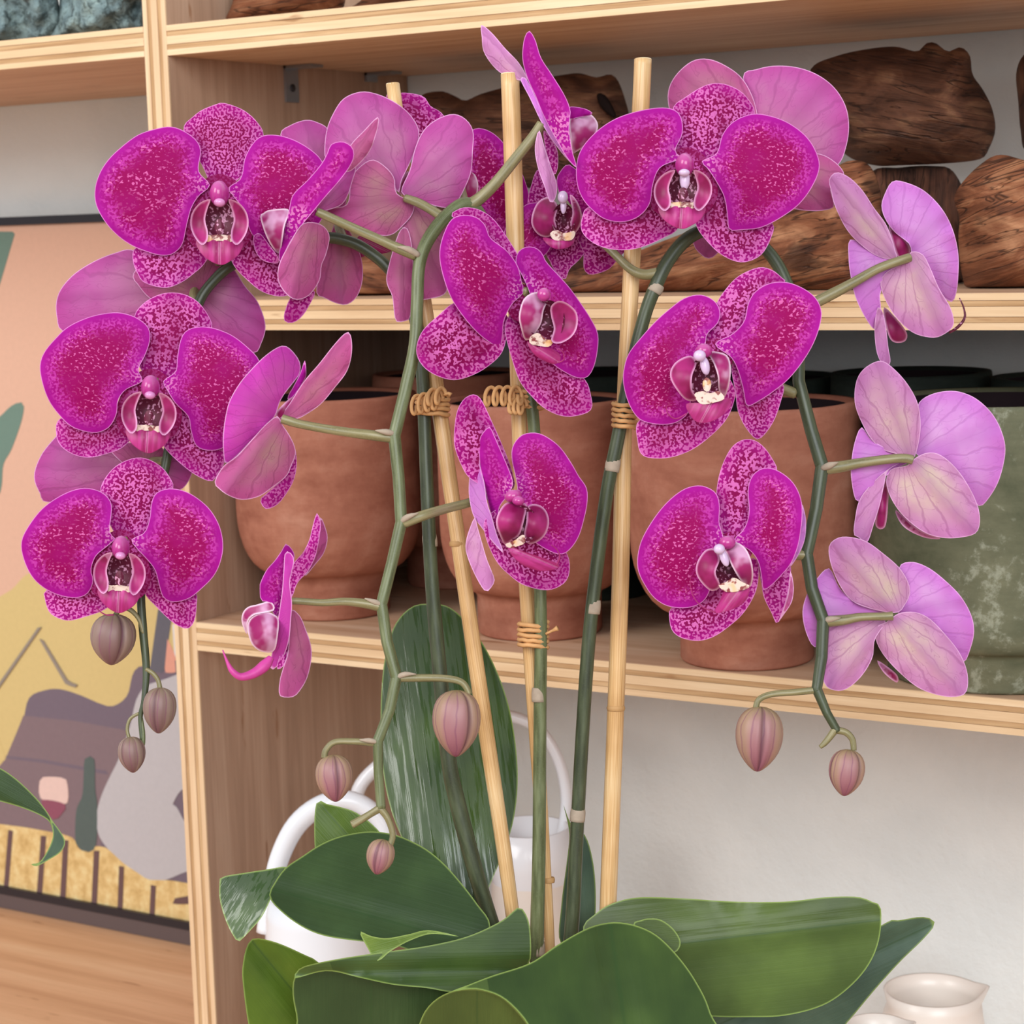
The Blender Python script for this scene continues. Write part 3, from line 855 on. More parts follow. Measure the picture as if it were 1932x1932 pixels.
lathe('body', [(0, 0.0005), (R2*1.3, 0.0005), (R2*1.32, 0.004), (R2*1.2, h2*0.4), (R2*1.0, h2*0.8)], (c2[0], c2[1], ZC), M['ceramic_warm'], can2)
lathe('collar', [(R2*1.0, h2*0.8), (R2*1.04, h2*0.86), (R2*1.05, h2), (R2*0.98, h2), (R2*0.97, h2*0.8), (0, h2*0.75)], (c2[0], c2[1], ZC), M['ceramic'], can2)
px_tube('handle', [(930,1760,d2,12),(840,1755,d2,12),(745,1715,d2,12),(695,1640,d2,12),(672,1560,d2,13),(676,1490,d2,13),(720,1440,d2,13),(800,1385,d2,12),(880,1355,d2,11),(955,1350,d2,11),(1015,1375,d2,11),(1052,1430,d2,11),(1068,1500,d2,11),(1062,1570,d2,11),(1050,1620,d2,11)], M['ceramic'], can2, 12)

def jug(px, py, width, y, label, hh):
    c = PL(px, py, 1, y); d = (ROT.T @ (c - CAM))[2]; R = width * d / F / 2; H = c[2] - ZC
    root = empty('jug', (c[0], c[1], ZC), label, 'jug')
    prof = [(0, 0.0005), (R*0.9, 0.0005), (R*1.12, H*0.3), (R*1.15, H*0.55), (R*0.98, H*0.86), (R*0.9, H*0.92), (R*0.97, H), (R*0.90, H*1.0), (R*0.83, H*0.92), (R*1.0, H*0.7), (0, H*0.66)]
    V, f, S = lathe_data(prof, (c[0], c[1], ZC), 48)
    # pull a small pouring lip to the right
    ang = math.atan2(RIGHT[1], RIGHT[0])
    for i in range(len(V)):
        a = math.atan2(V[i][1] - c[1], V[i][0] - c[0]); dz = (V[i][2] - ZC) / H
        k = math.exp(-((math.atan2(math.sin(a-ang), math.cos(a-ang))) / 0.28)**2) * max(0, (dz - 0.86) / 0.14)
        V[i][:2] += np.array([math.cos(ang), math.sin(ang)]) * R * 0.16 * k
        V[i][2] += 0.0015 * k
    mesh_obj('body', V, f, M['ceramic_warm'], root, True, None, {'pc': S})
    hd = [(c[0] - RIGHT[0]*R*0.8, c[1] - RIGHT[1]*R*0.8, ZC + H*0.85), (c[0] - RIGHT[0]*R*1.5, c[1] - RIGHT[1]*R*1.5, ZC + H*0.7),
          (c[0] - RIGHT[0]*R*1.55, c[1] - RIGHT[1]*R*1.55, ZC + H*0.4), (c[0] - RIGHT[0]*R*1.05, c[1] - RIGHT[1]*R*1.05, ZC + H*0.25)]
    tube('handle', hd, 0.003, M['ceramic_warm'], root)
jug(1760, 1868, 190, 0.15, 'small white jug with a pouring lip at the lower right', 0)
jug(1655, 1935, 130, 0.05, 'white jug rim cut off by the bottom edge left of the small jug', 0)
# ------------------------------------------------------------------ the orchid
DB = 0.875
base_w = W(1020, 1850, DB)
plant = empty('orchid_plant', (base_w[0], base_w[1], ZC), 'potted moth orchid with arching sprays of magenta speckled flowers and glossy leaves', 'orchid')
ph_ = float(W(1020, 2010, DB)[2]) - ZC
lathe('pot', [(0, 0.001), (0.045, 0.001), (0.05, 0.004), (0.062, ph_*0.95), (0.064, ph_), (0.059, ph_), (0.058, ph_*0.9), (0, ph_*0.88)], (base_w[0], base_w[1], ZC), M['ceramic_warm'], plant)

# --- stems
def zigzag(pts, k0):
    """sharper bends at the nodes of the hanging part"""
    if k0 is None: return pts
    out = list(pts[:k0]); P = np.array(pts, float)
    for i in range(k0, len(P) - 1):
        out += [tuple(P[i] - 0.16 * (P[i] - P[i-1])), tuple(P[i]), tuple(P[i] + 0.16 * (P[i+1] - P[i]))]
    return out + [pts[-1]]
def stem(pts, mat, label, k0=None):
    o = px_tube('flower_stem', zigzag(pts, k0), M[mat], plant, 12, 6); o['label'] = label; return o
A = stem([(1000,1900,.875,14),(950,1800,.875,14),(922,1725,.875,15),(893,1630,.872,16),(862,1510,.870,16),(846,1430,.868,15),(828,1250,.866,14),(815,1100,.864,13.5),(807,950,.862,13),(801,800,.862,12.5),(796,700,.862,12),(788,625,.862,12),(770,560,.862,11),(742,517,.862,11),(706,482,.862,11),(660,456,.862,11),(600,448,.862,11),(520,462,.86,11),(450,492,.858,11),(405,528,.856,10),(372,578,.855,10),(345,680,.853,9.5),(328,780,.852,9),(316,860,.85,9),(295,960,.848,8.5),(272,1060,.846,8),(266,1120,.845,8),(270,1190,.844,8),(276,1262,.843,7),(272,1320,.842,5.5),(265,1352,.842,4.5),(268,1396,.842,4)], 'stem_dark', 'dark green flower stem bending over to the left')
B = stem([(1020,1900,.872,14),(1013,1800,.872,14),(1017,1600,.868,13),(1019,1350,.864,12.5),(1020,1150,.860,12),(1012,900,.858,12),(1004,770,.856,12),(985,640,.853,12),(950,520,.85,12),(915,425,.845,13),(884,386,.84,14),(845,405,.836,13),(808,452,.832,13),(791,500,.829,12),(787,570,.827,12),(783,650,.825,12),(764,740,.824,12),(744,822,.823,12),(752,900,.822,11.5),(757,985,.821,11.5),(740,1060,.82,11),(720,1140,.819,11),(730,1210,.818,11),(748,1278,.817,11),(735,1340,.816,10),(713,1398,.815,10),(714,1460,.815,9),(719,1525,.815,9)], 'stem', 'light green flower stem arching over in the middle and hanging down', 16)
Cc = stem([(1060,1900,.872,14),(1078,1760,.870,14),(1088,1580,.866,13),(1098,1400,.862,13),(1110,1220,.858,13),(1125,1080,.856,13),(1145,930,.853,13),(1165,830,.851,13),(1190,700,.849,12.5),(1215,600,.848,12.5),(1235,545,.847,13),(1262,490,.848,13),(1300,448,.85,13),(1350,430,.853,12),(1405,440,.855,12),(1455,482,.853,12),(1488,545,.85,12),(1506,640,.847,12),(1507,720,.844,12),(1530,810,.842,12.5),(1551,880,.84,13),(1540,960,.838,12.5),(1522,1045,.836,12),(1532,1110,.835,12),(1553,1170,.834,12),(1550,1240,.833,11.5),(1541,1300,.832,10),(1560,1345,.831,8.5),(1580,1380,.831,8)], 'stem_dark', 'dark green flower stem arching over to the right', 17)
def sheath(px, py, d, r, par, ang=0.0, h=24):
    c = math.sin(ang); s_ = math.cos(ang)
    pts = [(px - c*h*.5, py + s_*h*.5, d, r*1.08), (px, py, d, r*1.12), (px + c*h*.35, py - s_*h*.35, d, r*1.08), (px + c*h*.6, py - s_*h*.6, d, r*0.98)]
    px_tube('node_sheath', pts, M['sheath'], par, 12, 2)
sheath(811,1020,.8635,13,A,-.1); sheath(1016,1312,.863,12,B); sheath(1156,878,.852,13,Cc,.18); sheath(1119,1146,.857,13,Cc,.1); sheath(1090,1538,.865,13,Cc,.08); sheath(1014,1790,.872,13,B); sheath(1237,545,.847,13,Cc,.5,16)

# --- flowers
def flower(name_label, cen, D, tilt, ped):
    """ped: pixel polyline (px,py,depth,radius) of the flower stalk; its mesh carries the flower's pieces"""
    cx, cy = cen; tx, ty = tilt
    o = px_tube('flower', ped, M['pedicel'], plant, 9, 5)
    o['label'] = name_label
    def dep(z0=0.0, t=None):
        a, b2 = t if t else (tx, ty)
        return lambda px, py: D + z0 + D / F * (a * (px - cx) + b2 * (py - cy))
    return o, dep, cen, D

PF, SF, PB, SB = 'petal', 'sepal', 'petal_back', 'sepal_back'
def piece(fl, kind, pts, z0=0.0, t=None, side='F', base=None, tip=None, cup=0.004, crease=0.0, wave=0.0007, pale=False, step=11, name=None, curl=0.0, bow=0.0):
    o, dep, cen, D = fl
    sfx = '_pale' if pale is True else ''
    fm = M[PF if kind == 'petal' else SF]; bm = M[(PB if kind == 'petal' else SB) + sfx]
    if pale == 'vivid' and kind == 'petal': bm = M['petal_back_vivid']
    mats = (fm, bm) if side == 'F' else (bm, fm)
    nm = name or {'petal': 'petal', 'sepal': 'sepal', 'dorsal': 'dorsal_sepal'}[kind]
    return patch(nm, pts, dep(z0, t), mats, o, base or cen, tip, cup, crease, wave, 0.0006, step, bow, None, True, curl)

def lobe(fl, pts, z0, mat='lobe', name='lip_lobe', cup=0.004, t=None, base=None, tip=None, step=7, crease=0.0, mats=None):
    o, dep, cen, D = fl
    ms = mats or (M[mat], M[mat])
    return patch(name, pts, dep(z0, t), ms, o, base or np.mean(pts, axis=0) - np.array([0, 20]), tip, cup, crease, 0.0, 0.0006, step)

def knob(fl, px, py, rx, ry, z0, rot=0.0, mat='column', name='column', rz=None):
    o, dep, cen, D = fl
    d = D + z0; c = W(px, py, d); k = d / F
    ax = (RIGHT * math.cos(rot) + UP * math.sin(rot)) * rx * k; ay = (-RIGHT * math.sin(rot) + UP * math.cos(rot)) * ry * k
    V, f, S = ellipsoid_data(c, FWD * (rz or rx) * k, ax, -ay, 14, 10)
    S[:, 0] = 1 - S[:, 0]
    return mesh_obj(name, V, f, M[mat], o, True, None, {'pc': S})

def bowl(fl, px, py, rx, ry, z0, depth_m=0.008, rot=0.0):
    """dark throat: a shallow cup opening towards the viewer"""
    o, dep, cen, D = fl
    V = []; f = []; nu = 20; nv = 6; c_, s_ = math.cos(rot), math.sin(rot)
    for j in range(nv + 1):
        r = j / nv
        for i in range(nu):
            a = 2 * math.pi * i / nu; x = rx * r * math.cos(a); y = ry * r * math.sin(a)
            V.append(W(px + x*c_ - y*s_, py + x*s_ + y*c_, D + z0 + depth_m * (1 - r*r)))
    for j in range(nv):
        for i in range(nu):
            a = j*nu+i; b2 = j*nu+(i+1) % nu; f.append((a, a+nu, b2+nu, b2))
    return mesh_obj('lip_throat', V, f, M['throat'], o, True)

def tendril(fl, pts, z0, r0=1.6, mat='lip_mid'):
    o, dep, cen, D = fl
    n = len(pts)
    return px_tube('lip_tendril', [(p[0], p[1], D + z0 - 0.002 * i, r0 * (1 - 0.7 * i / n)) for i, p in enumerate(pts)], M['lip_tendril'], o, 6, 5)
M['lip_tendril'] = plain('lip_tendril', '#a02a6a', 0.5)

def std_lip(fl, col, sx=1.0, sy=1.0, rot=0.0, shift=0.0, white=False, anther=True):
    """lip of a flower that faces the camera: two side lobes, throat, callus, mid lobe, column"""
    cr, sr = math.cos(rot), math.sin(rot)
    def m(pts): 
        r = []
        for x, y in pts:
            x = x * sx + shift * y; y = y * sy
            r.append((col[0] + x*cr - y*sr, col[1] + x*sr + y*cr))
        return r
    th = m([(0, 54)])[0]
    bowl(fl, th[0], th[1], 40*sx, 46*sy, -0.008, 0.006, rot)
    L = [(-17,14),(-36,20),(-51,38),(-55,60),(-49,82),(-34,100),(-23,92),(-22,74),(-27,52),(-22,30)]
    lobe(fl, m(L), -0.014, cup=-0.003); lobe(fl, m([(-x, y) for x, y in L]), -0.014, cup=-0.003)
    lobe(fl, m([(-32,76),(-18,82),(0,80),(18,82),(32,76),(24,94),(0,92),(-24,94)]), -0.0145, 'callus', 'lip_callus', 0.0)
    lobe(fl, m([(-7,56),(0,50),(8,56),(9,70),(0,82),(-9,70)]), -0.0165, 'throat', 'lip_callus', 0.002)
    mid = m([(-44,92),(-20,88),(0,90),(20,88),(45,92),(38,116),(20,131),(3,138),(-18,130),(-36,114)])
    a, b2 = m([(0, 84)])[0], m([(0, 140)])[0]
    lobe(fl, mid, -0.016, 'lip_mid', 'lip_mid_lobe', 0.004, base=a, tip=b2, crease=-0.0015)
    c1 = m([(0, 4)])[0]
    knob(fl, c1[0], c1[1], 18*sx, 25*sy, -0.012, -rot, 'column', 'column', 28)
    c2 = m([(0, 20)])[0]
    knob(fl, c2[0], c2[1], 11*sx, 8*sy, -0.017, -rot, 'column_white' if white else 'column_cap', 'anther_cap')
    if white:
        c3 = m([(2, 34)])[0]
        knob(fl, c3[0], c3[1], 10*sx, 22*sy, -0.0135, -rot, 'column_white', 'column')
    half = [(0,-34),(24,-26),(42,-8),(60,30),(66,66),(52,100),(26,112)]
    ring = half + [(0, 112)] + [(-x, y) for x, y in half[:0:-1]]
    lobe(fl, m(ring), 0.0045, None, 'flower_centre', 0.0, step=10, mats=(M['sepal_inner'], M['sepal_back']))

def centre(fl, px, py, rx=32, ry=30):
    lobe(fl, [(px + rx*math.cos(t), py + ry*math.sin(t)) for t in np.linspace(0, 2*math.pi, 13)[:-1]], 0.0045, None, 'flower_centre', 0.0, step=10, mats=(M['sepal_inner'], M['sepal_back']))
# A1: big flower upper left
f = flower('wide open magenta flower, topmost on the left', (413,350), .832, (0.03,0.05), [(413,352,.836,9),(408,400,.85,9),(415,500,.857,9)])
piece(f,'dorsal',[(347,238),(362,222),(380,208),(404,198),(420,194),(445,201),(466,212),(485,230),(497,251),(492,280),(470,315),(440,345),(400,345),(380,310),(352,270)],.006,cup=.003,name='dorsal_sepal')
piece(f,'sepal',[(252,471),(251,494),(259,515),(272,533),(311,543),(342,533),(367,515),(386,497),(405,460),(400,400),(360,410),(320,445),(270,462)],.007,cup=.003)
piece(f,'sepal',[(440,499),(466,528),(498,552),(537,559),(562,540),(545,490),(500,440),(450,400),(425,410),(428,460)],.007,cup=.003)
piece(f,'petal',[(396,349),(375,323),(379,285),(370,264),(347,247),(323,239),(298,242),(259,255),(220,285),(199,308),(186,331),(179,357),(181,386),(197,417),(220,443),(248,463),(280,476),(305,482),(326,479),(344,461),(352,427),(361,393),(375,370)],0,cup=.006)
piece(f,'petal',[(431,354),(454,336),(462,298),(478,269),(496,256),(524,255),(555,264),(586,282),(607,303),(622,340),(618,390),(595,430),(555,455),(515,462),(480,448),(466,420),(455,390),(440,370)],0,cup=.006)
std_lip(f,(414,362))
# A2
f = flower('wide open magenta flower, second from the top on the left', (290,715), .828, (0.02,0.08), [(290,716,.832,9),(300,760,.845,9),(322,800,.852,9)])
piece(f,'dorsal',[(254,595),(269,574),(292,559),(318,552),(347,555),(373,569),(393,595),(400,617),(385,650),(345,695),(320,712),(285,714),(262,690),(252,640)],.006,cup=.003)
piece(f,'sepal',[(114,789),(106,820),(116,843),(142,859),(171,863),(202,856),(233,843),(262,810),(275,770),(230,765),(180,780)],.007,cup=.003)
piece(f,'sepal',[(308,841),(334,869),(367,895),(396,908),(408,900),(424,869),(415,830),(375,790),(330,755),(300,770),(298,810)],.007,cup=.003)
piece(f,'petal',[(269,719),(261,698),(274,670),(283,642),(280,618),(259,600),(233,591),(207,590),(168,598),(129,616),(104,639),(83,665),(75,691),(80,724),(93,758),(114,786),(135,805),(163,815),(186,816),(207,805),(220,781),(223,755),(238,735)],0,cup=.006)
piece(f,'petal',[(308,719),(331,701),(334,678),(339,647),(349,626),(370,617),(399,618),(435,631),(466,654),(489,680),(496,720),(480,780),(450,825),(419,846),(393,850),(370,841),(360,812),(355,786),(331,761),(316,737)],0,cup=.006)
std_lip(f,(284,727),0.95,0.93,0.06,0.0)
# A3
f = flower('wide open magenta flower, lowest on the left above the buds', (232,1018), .826, (-0.02,0.08), [(232,1018,.83,9),(250,1040,.84,9),(272,1060,.846,8)])
piece(f,'dorsal',[(190,920),(204,894),(225,875),(254,864),(279,866),(305,881),(321,902),(327,920),(315,960),(285,1000),(255,1018),(225,1015),(205,985),(193,945)],.006,cup=.003)
piece(f,'sepal',[(87,1114),(85,1132),(93,1155),(111,1167),(132,1171),(160,1164),(192,1153),(212,1135),(215,1085),(180,1080),(140,1100)],.007,cup=.003)
piece(f,'sepal',[(274,1122),(290,1140),(316,1166),(336,1181),(355,1186),(367,1171),(371,1142),(369,1115),(335,1085),(290,1050),(262,1050),(262,1090)],.007,cup=.003)
piece(f,'petal',[(217,1016),(207,1003),(211,961),(207,943),(191,928),(166,921),(140,924),(109,938),(78,961),(52,995),(40,1023),(44,1054),(60,1088),(85,1111),(114,1124),(145,1128),(166,1119),(176,1096),(172,1075),(181,1049),(202,1031)],0,cup=.006)
piece(f,'petal',[(248,1018),(272,1005),(282,979),(286,948),(295,930),(316,922),(344,925),(370,938),(396,961),(414,992),(421,1026),(417,1057),(404,1086),(380,1111),(355,1130),(326,1136),(308,1127),(300,1104),(292,1075),(274,1052),(259,1036)],0,cup=.006)
std_lip(f,(228,1030),0.90,0.92,0.05)
tendril(f,[(214,1160),(200,1160),(188,1153),(182,1146)],-.02)
# A4 / A5: backs of flowers behind
f = flower('lilac back of a flower hidden behind the upper two on the left', (370,545), .868, (-.1,.1), [(372,575,.857,9),(365,560,.862,9),(368,545,.867,9)])
piece(f,'petal',[(248,471),(220,476),(181,491),(142,515),(116,543),(106,569),(107,598),(118,625),(180,640),(260,610),(350,560),(340,520),(290,490)],0,side='B',cup=.005)
piece(f,'petal',[(437,502),(462,539),(485,567),(498,598),(501,622),(493,648),(480,666),(440,650),(400,620),(368,565),(390,520),(415,495)],0,side='B',cup=.005)
piece(f,'dorsal',[(252,515),(262,540),(285,565),(330,590),(370,560),(400,530),(420,480),(360,450),(300,470)],-.005,side='B',cup=.003)
f = flower('lilac back of a flower hidden above the lowest one on the left', (270,880), .862, (-.1,.1), [(310,870,.851,8),(290,870,.858,8),(270,880,.861,8)])
piece(f,'petal',[(120,812),(104,825),(80,854),(66,885),(65,908),(75,931),(85,947),(140,945),(210,920),(265,890),(262,860),(220,835),(170,815)],0,side='B',cup=.005)
piece(f,'petal',[(300,850),(330,850),(362,870),(362,895),(345,922),(322,925),(290,910),(275,885)],0,side='B',cup=.004)
piece(f,'dorsal',[(205,845),(230,835),(300,840),(310,870),(280,890),(240,880)],-.004,side='B',cup=.003)
# A6: partly hidden back flower
f = flower('half hidden pink flower seen from behind between the left flowers', (640,400), .872, (.2,.1), [(650,455,.863,9),(640,430,.867,9),(640,402,.87,9)])
piece(f,'petal',[(529,254),(550,235),(579,226),(602,232),(620,245),(650,300),(655,360),(645,395),(600,350),(560,300)],.004,side='B')
piece(f,'sepal',[(597,552),(612,562),(633,572),(654,575),(672,562),(682,539),(685,513),(680,480),(662,440),(640,410),(620,450),(605,500)],0,side='B',crease=.001)
lobe(f,[(638,427),(646,450),(661,464),(680,443),(700,446),(722,455),(740,472),(720,479),(692,482),(667,490),(655,470),(640,450)],.004,'lip_mid','lip_mid_lobe',.003,base=(660,440),tip=(740,478))
# Q: front flower behind the left stake
f = flower('dark magenta flower half hidden behind the back-turned one and a stake', (865,330), .882, (.3,.1), [(880,400,.85,9),(872,365,.868,9),(865,332,.88,9)])
piece(f,'dorsal',[(728,186),(744,177),(767,175),(799,182),(812,200),(835,215),(862,260),(865,310),(820,310),(770,250)],.004)
piece(f,'petal',[(868,300),(872,268),(890,246),(907,242),(930,251),(952,272),(977,310),(992,345),(998,375),(988,420),(958,443),(930,435),(905,400),(885,380),(870,340)],0)
lobe(f,[(872,330),(890,322),(902,345),(898,375),(882,392),(870,370)],-.004,'lobe_pale')
# P: back-facing flower
f = flower('pink back-turned flower beside the top of the left stake', (760,372), .848, (.15,-.05), [(765,374,.846,8),(790,383,.843,9),(815,397,.84,9),(838,411,.837,10)])
piece(f,'petal',[(640,322),(617,303),(612,285),(616,246),(628,215),(648,186),(680,173),(711,177),(744,192),(773,215),(791,248),(783,285),(767,321),(757,342),(752,364),(735,345),(690,335)],.004,side='B',cup=.006)
piece(f,'petal',[(757,362),(773,321),(783,280),(799,246),(824,225),(855,215),(879,225),(893,248),(892,285),(889,324),(876,357),(861,383),(845,392),(819,388),(783,375)],.001,side='B',cup=.006)
piece(f,'sepal',[(749,365),(744,336),(729,316),(703,301),(677,316),(661,339),(659,370),(651,388),(615,396),(633,414),(659,427),(711,443),(739,443),(762,424),(778,404),(780,383)],-.003,side='B',cup=.005)
piece(f,'sepal',[(755,385),(785,385),(835,405),(848,450),(844,520),(842,552),(815,563),(785,560),(768,500),(760,440)],.002,side='B',cup=.004)
piece(f,'dorsal',[(752,440),(768,430),(778,470),(780,540),(774,598),(762,606),(746,604),(740,560),(730,536),(731,510)],.0,side='B',cup=.003)
lobe(f,[(752,355),(760,335),(770,322),(776,340),(766,360),(756,368)],.012,'lobe')
# S: side flower facing left
f = flower('flower seen from the side facing left beside the topmost left one', (597,400), .822, (.3,0), [(597,399,.821,8),(617,408,.822,9),(659,427,.824,9),(711,450,.826,9),(750,468,.828,10),(785,482,.829,11)])
piece(f,'sepal',[(661,274),(685,248),(713,220),(714,235),(710,252),(698,285),(675,312),(655,325),(645,310)],.012,t=(-.3,.1),side='B',name='dorsal_sepal')
piece(f,'petal',[(660,312),(672,316),(664,345),(658,365),(645,386),(620,396),(597,400),(600,375),(625,345)],.006,t=(.4,0),side='B')
piece(f,'sepal',[(581,419),(607,424),(622,445),(615,481),(607,500),(604,526),(591,549),(576,562),(555,565),(535,549),(524,526),(527,497),(545,461),(565,428)],.001,t=(.8,0),side='B',crease=.001,base=(597,405),tip=(550,565))
piece(f,'sepal',[(550,558),(537,588),(537,606),(553,609),(571,596),(586,572),(594,550),(570,545)],.006,t=(.6,0),base=(590,480),tip=(540,606))
piece(f,'petal',[(625,272),(646,267),(664,277),(668,295),(659,316),(638,344),(615,370),(591,399),(568,427),(545,461),(530,497),(526,480),(532,453),(545,396),(553,367),(581,339),(607,308),(618,287)],-.006,t=(-.5,.1),base=(560,420),tip=(650,270),cup=.003)
piece(f,'sepal',[(478,448),(490,440),(508,462),(526,488),(522,497),(497,492),(482,474)],-.002,t=(-.6,0),step=8)
lobe(f,[(491,409),(497,402),(509,396),(542,394),(545,404),(537,427),(530,471),(524,478),(512,464),(500,440)],-.008,'lobe_pale','lip_lobe',.004,t=(-.6,0))
# T: top side flower facing right
f = flower('topmost flower seen from the side above the middle stake', (1020,232), .836, (.3,0), [(1022,232,.836,9),(1004,260,.837,10),(972,300,.838,10.5),(935,345,.839,11),(905,374,.84,12),(884,388,.84,13)])
piece(f,'sepal',[(908,47),(928,62),(953,91),(977,116),(992,140),(995,153),(974,150),(948,140),(928,122),(912,96),(909,70)],.012,t=(-.4,0),side='B',pale=True,base=(996,155),tip=(908,50),name='dorsal_sepal')
piece(f,'sepal',[(1026,246),(1040,262),(1052,285),(1052,318),(1044,330),(1034,300),(1028,275)],.004,t=(.6,0),base=(1024,236),step=8)
piece(f,'sepal',[(1018,246),(1028,279),(1041,318),(1050,344),(1050,367),(1041,384),(1034,373),(1028,354),(1016,321),(1009,285),(1012,259)],-.004,t=(.5,0),side='B',pale=True,base=(1020,240),tip=(1043,384))
piece(f,'petal',[(982,150),(994,150),(1016,194),(1047,254),(1070,294),(1086,315),(1066,296),(1040,262),(1020,228),(1000,186)],-.001,t=(-.3,0),side='B',pale=True,base=(1020,235),step=8,cup=.001)
piece(f,'petal',[(999,58),(1010,75),(1021,109),(1041,140),(1065,179),(1076,207),(1075,225),(1074,246),(1080,285),(1088,316),(1070,298),(1047,259),(1026,220),(1010,181),(995,148),(986,114),(987,83),(992,65)],-.003,t=(-1.0,0),base=(1060,250),tip=(998,60),cup=.002)
piece(f,'petal',[(1072,203),(1090,202),(1109,207),(1118,216),(1090,222),(1074,225)],.004,t=(-.4,0),step=8)
lobe(f,[(1074,228),(1082,217),(1096,212),(1114,215),(1128,233),(1124,254),(1109,272),(1090,285),(1080,288),(1076,259)],-.008,'lobe_pale','lip_lobe',.005,t=(.3,0))
# U: flower in the gap behind the middle
f = flower('dark magenta flower in the gap left of the upper right one', (1062,372), .862, (.1,.1), [(1062,372,.866,9),(1100,420,.864,8),(1160,480,.856,8),(1190,508,.852,9),(1215,518,.849,10),(1240,515,.848,11)])
piece(f,'dorsal',[(1013,321),(1030,322),(1045,350),(1048,375),(1030,390),(1010,398),(998,404),(996,375),(1003,347)],.004,step=9)
piece(f,'petal',[(1000,383),(979,396),(961,414),(950,443),(953,466),(974,486),(1000,492),(1030,480),(1050,440),(1055,400),(1030,385)],0)
piece(f,'petal',[(1050,340),(1056,325),(1070,310),(1085,318),(1110,340),(1120,380),(1100,410),(1070,390),(1055,365)],0)
piece(f,'sepal',[(1030,478),(1036,490),(1045,508),(1065,528),(1075,507),(1092,491),(1105,470),(1100,430),(1070,420),(1040,450)],.006)
piece(f,'sepal',[(1101,504),(1109,517),(1124,517),(1150,507),(1168,486),(1180,472),(1175,450),(1130,430),(1090,420),(1085,440),(1100,475)],.006)
lobe(f,[(1016,380),(1005,401),(1003,424),(1016,443),(1036,447),(1050,430),(1047,414),(1052,388),(1035,372)],-.010,'lobe')
lobe(f,[(1075,367),(1088,378),(1097,400),(1097,420),(1085,440),(1076,425),(1080,400)],-.010,'lobe')
bowl(f,1063,415,22,32,-.008,.006)
knob(f,1062,372,10,12,-.013,0,'column_white'); knob(f,1063,388,6,16,-.011,0,'column_white')
lobe(f,[(1038,440),(1050,434),(1065,440),(1085,436),(1080,452),(1060,454),(1044,452)],-.0125,'callus','lip_callus',0)
lobe(f,[(1024,448),(1050,452),(1084,450),(1074,466),(1050,470),(1034,462)],-.013,'lip_mid','lip_mid_lobe',.003,base=(1054,448),tip=(1054,472))
# M1
f = flower('open magenta flower turned to the right in the middle', (992,552), .818, (.32,.05), [(995,552,.822,9),(960,520,.835,9),(930,450,.846,10)])
piece(f,'dorsal',[(852,408),(862,396),(880,391),(905,396),(930,412),(955,445),(985,495),(995,535),(970,520),(930,470),(890,430)],.008)
piece(f,'sepal',[(855,572),(827,595),(798,623),(786,652),(788,675),(803,696),(829,711),(860,717),(896,706),(925,688),(946,667),(955,640),(960,600),(930,580),(890,565)],.008,crease=-.001,base=(975,590),tip=(790,670))
piece(f,'sepal',[(959,598),(952,621),(959,654),(969,688),(982,722),(1005,750),(1028,771),(1060,785),(1091,784),(1116,772),(1114,742),(1103,715),(1060,670),(1020,610),(985,575)],.006,crease=-.001,base=(975,590),tip=(1105,785))
piece(f,'petal',[(987,553),(984,530),(977,502),(961,478),(948,466),(925,448),(915,424),(897,409),(871,406),(850,416),(834,450),(829,484),(837,525),(852,564),(876,600),(902,629),(925,647),(943,655),(949,629),(951,605),(966,574)],0,cup=.007,tip=(840,470))
piece(f,'petal',[(985,520),(973,497),(977,476),(992,466),(1010,467),(1023,478),(1031,494),(1052,517),(1075,543),(1096,572),(1116,603),(1128,629),(1128,657),(1122,688),(1111,709),(1096,714),(1072,706),(1039,683),(1015,645),(1008,600),(1000,555)],-.002,t=(.5,.05),cup=.006,tip=(1110,690))
centre(f,985,572,30,36); bowl(f,1032,606,34,40,-.009,.006,.2)
lobe(f,[(987,566),(1003,553),(1020,551),(1031,554),(1035,564),(1026,585),(1021,610),(1008,632),(1000,640),(990,641),(982,616),(979,595)],-.016,'lobe_pale',cup=.005)
lobe(f,[(1039,579),(1052,568),(1070,572),(1088,590),(1089,616),(1078,636),(1056,648),(1040,643),(1045,620),(1040,598)],-.013,'lobe',cup=-.003)
lobe(f,[(1000,636),(1015,628),(1030,640),(1044,642),(1036,654),(1015,652),(1000,648)],-.0165,'callus','lip_callus',0)
lobe(f,[(995,644),(1013,654),(1039,657),(1057,670),(1054,684),(1039,686),(1013,673),(1000,658)],-.017,'lip_mid','lip_mid_lobe',.003,base=(994,645),tip=(1062,688),crease=-.001)
knob(f,1026,556,13,13,-.012,0,'column'); tendril(f,[(1054,684),(1064,678),(1062,664),(1052,658)],-.018)
# M2
f = flower('open magenta flower turned to the right, lower middle', (968,915), .815, (.35,.05), [(962,918,.828,7),(925,932,.836,8),(886,948,.836,8.5),(840,960,.828,9),(800,972,.82,10),(762,986,.821,11)])
piece(f,'dorsal',[(893,744),(906,751),(916,769),(929,797),(945,833),(958,865),(968,896),(970,920),(945,930),(915,920),(885,901),(870,877),(858,844),(857,813),(862,777),(875,753)],.012,crease=-.0015,base=(968,915),tip=(885,745))
piece(f,'sepal',[(896,976),(901,994),(909,1022),(919,1056),(933,1092),(929,1105),(919,1116),(909,1108),(891,1074),(879,1040),(880,1017),(888,992)],.006,t=(-.2,0),side='B',pale=True,crease=.001,base=(930,950),tip=(922,1116))
piece(f,'sepal',[(914,1004),(924,1035),(940,1064),(960,1084),(986,1103),(1023,1113),(1048,1110),(1069,1095),(1075,1069),(1067,1040),(1030,1005),(980,960),(940,960),(915,980)],.006)
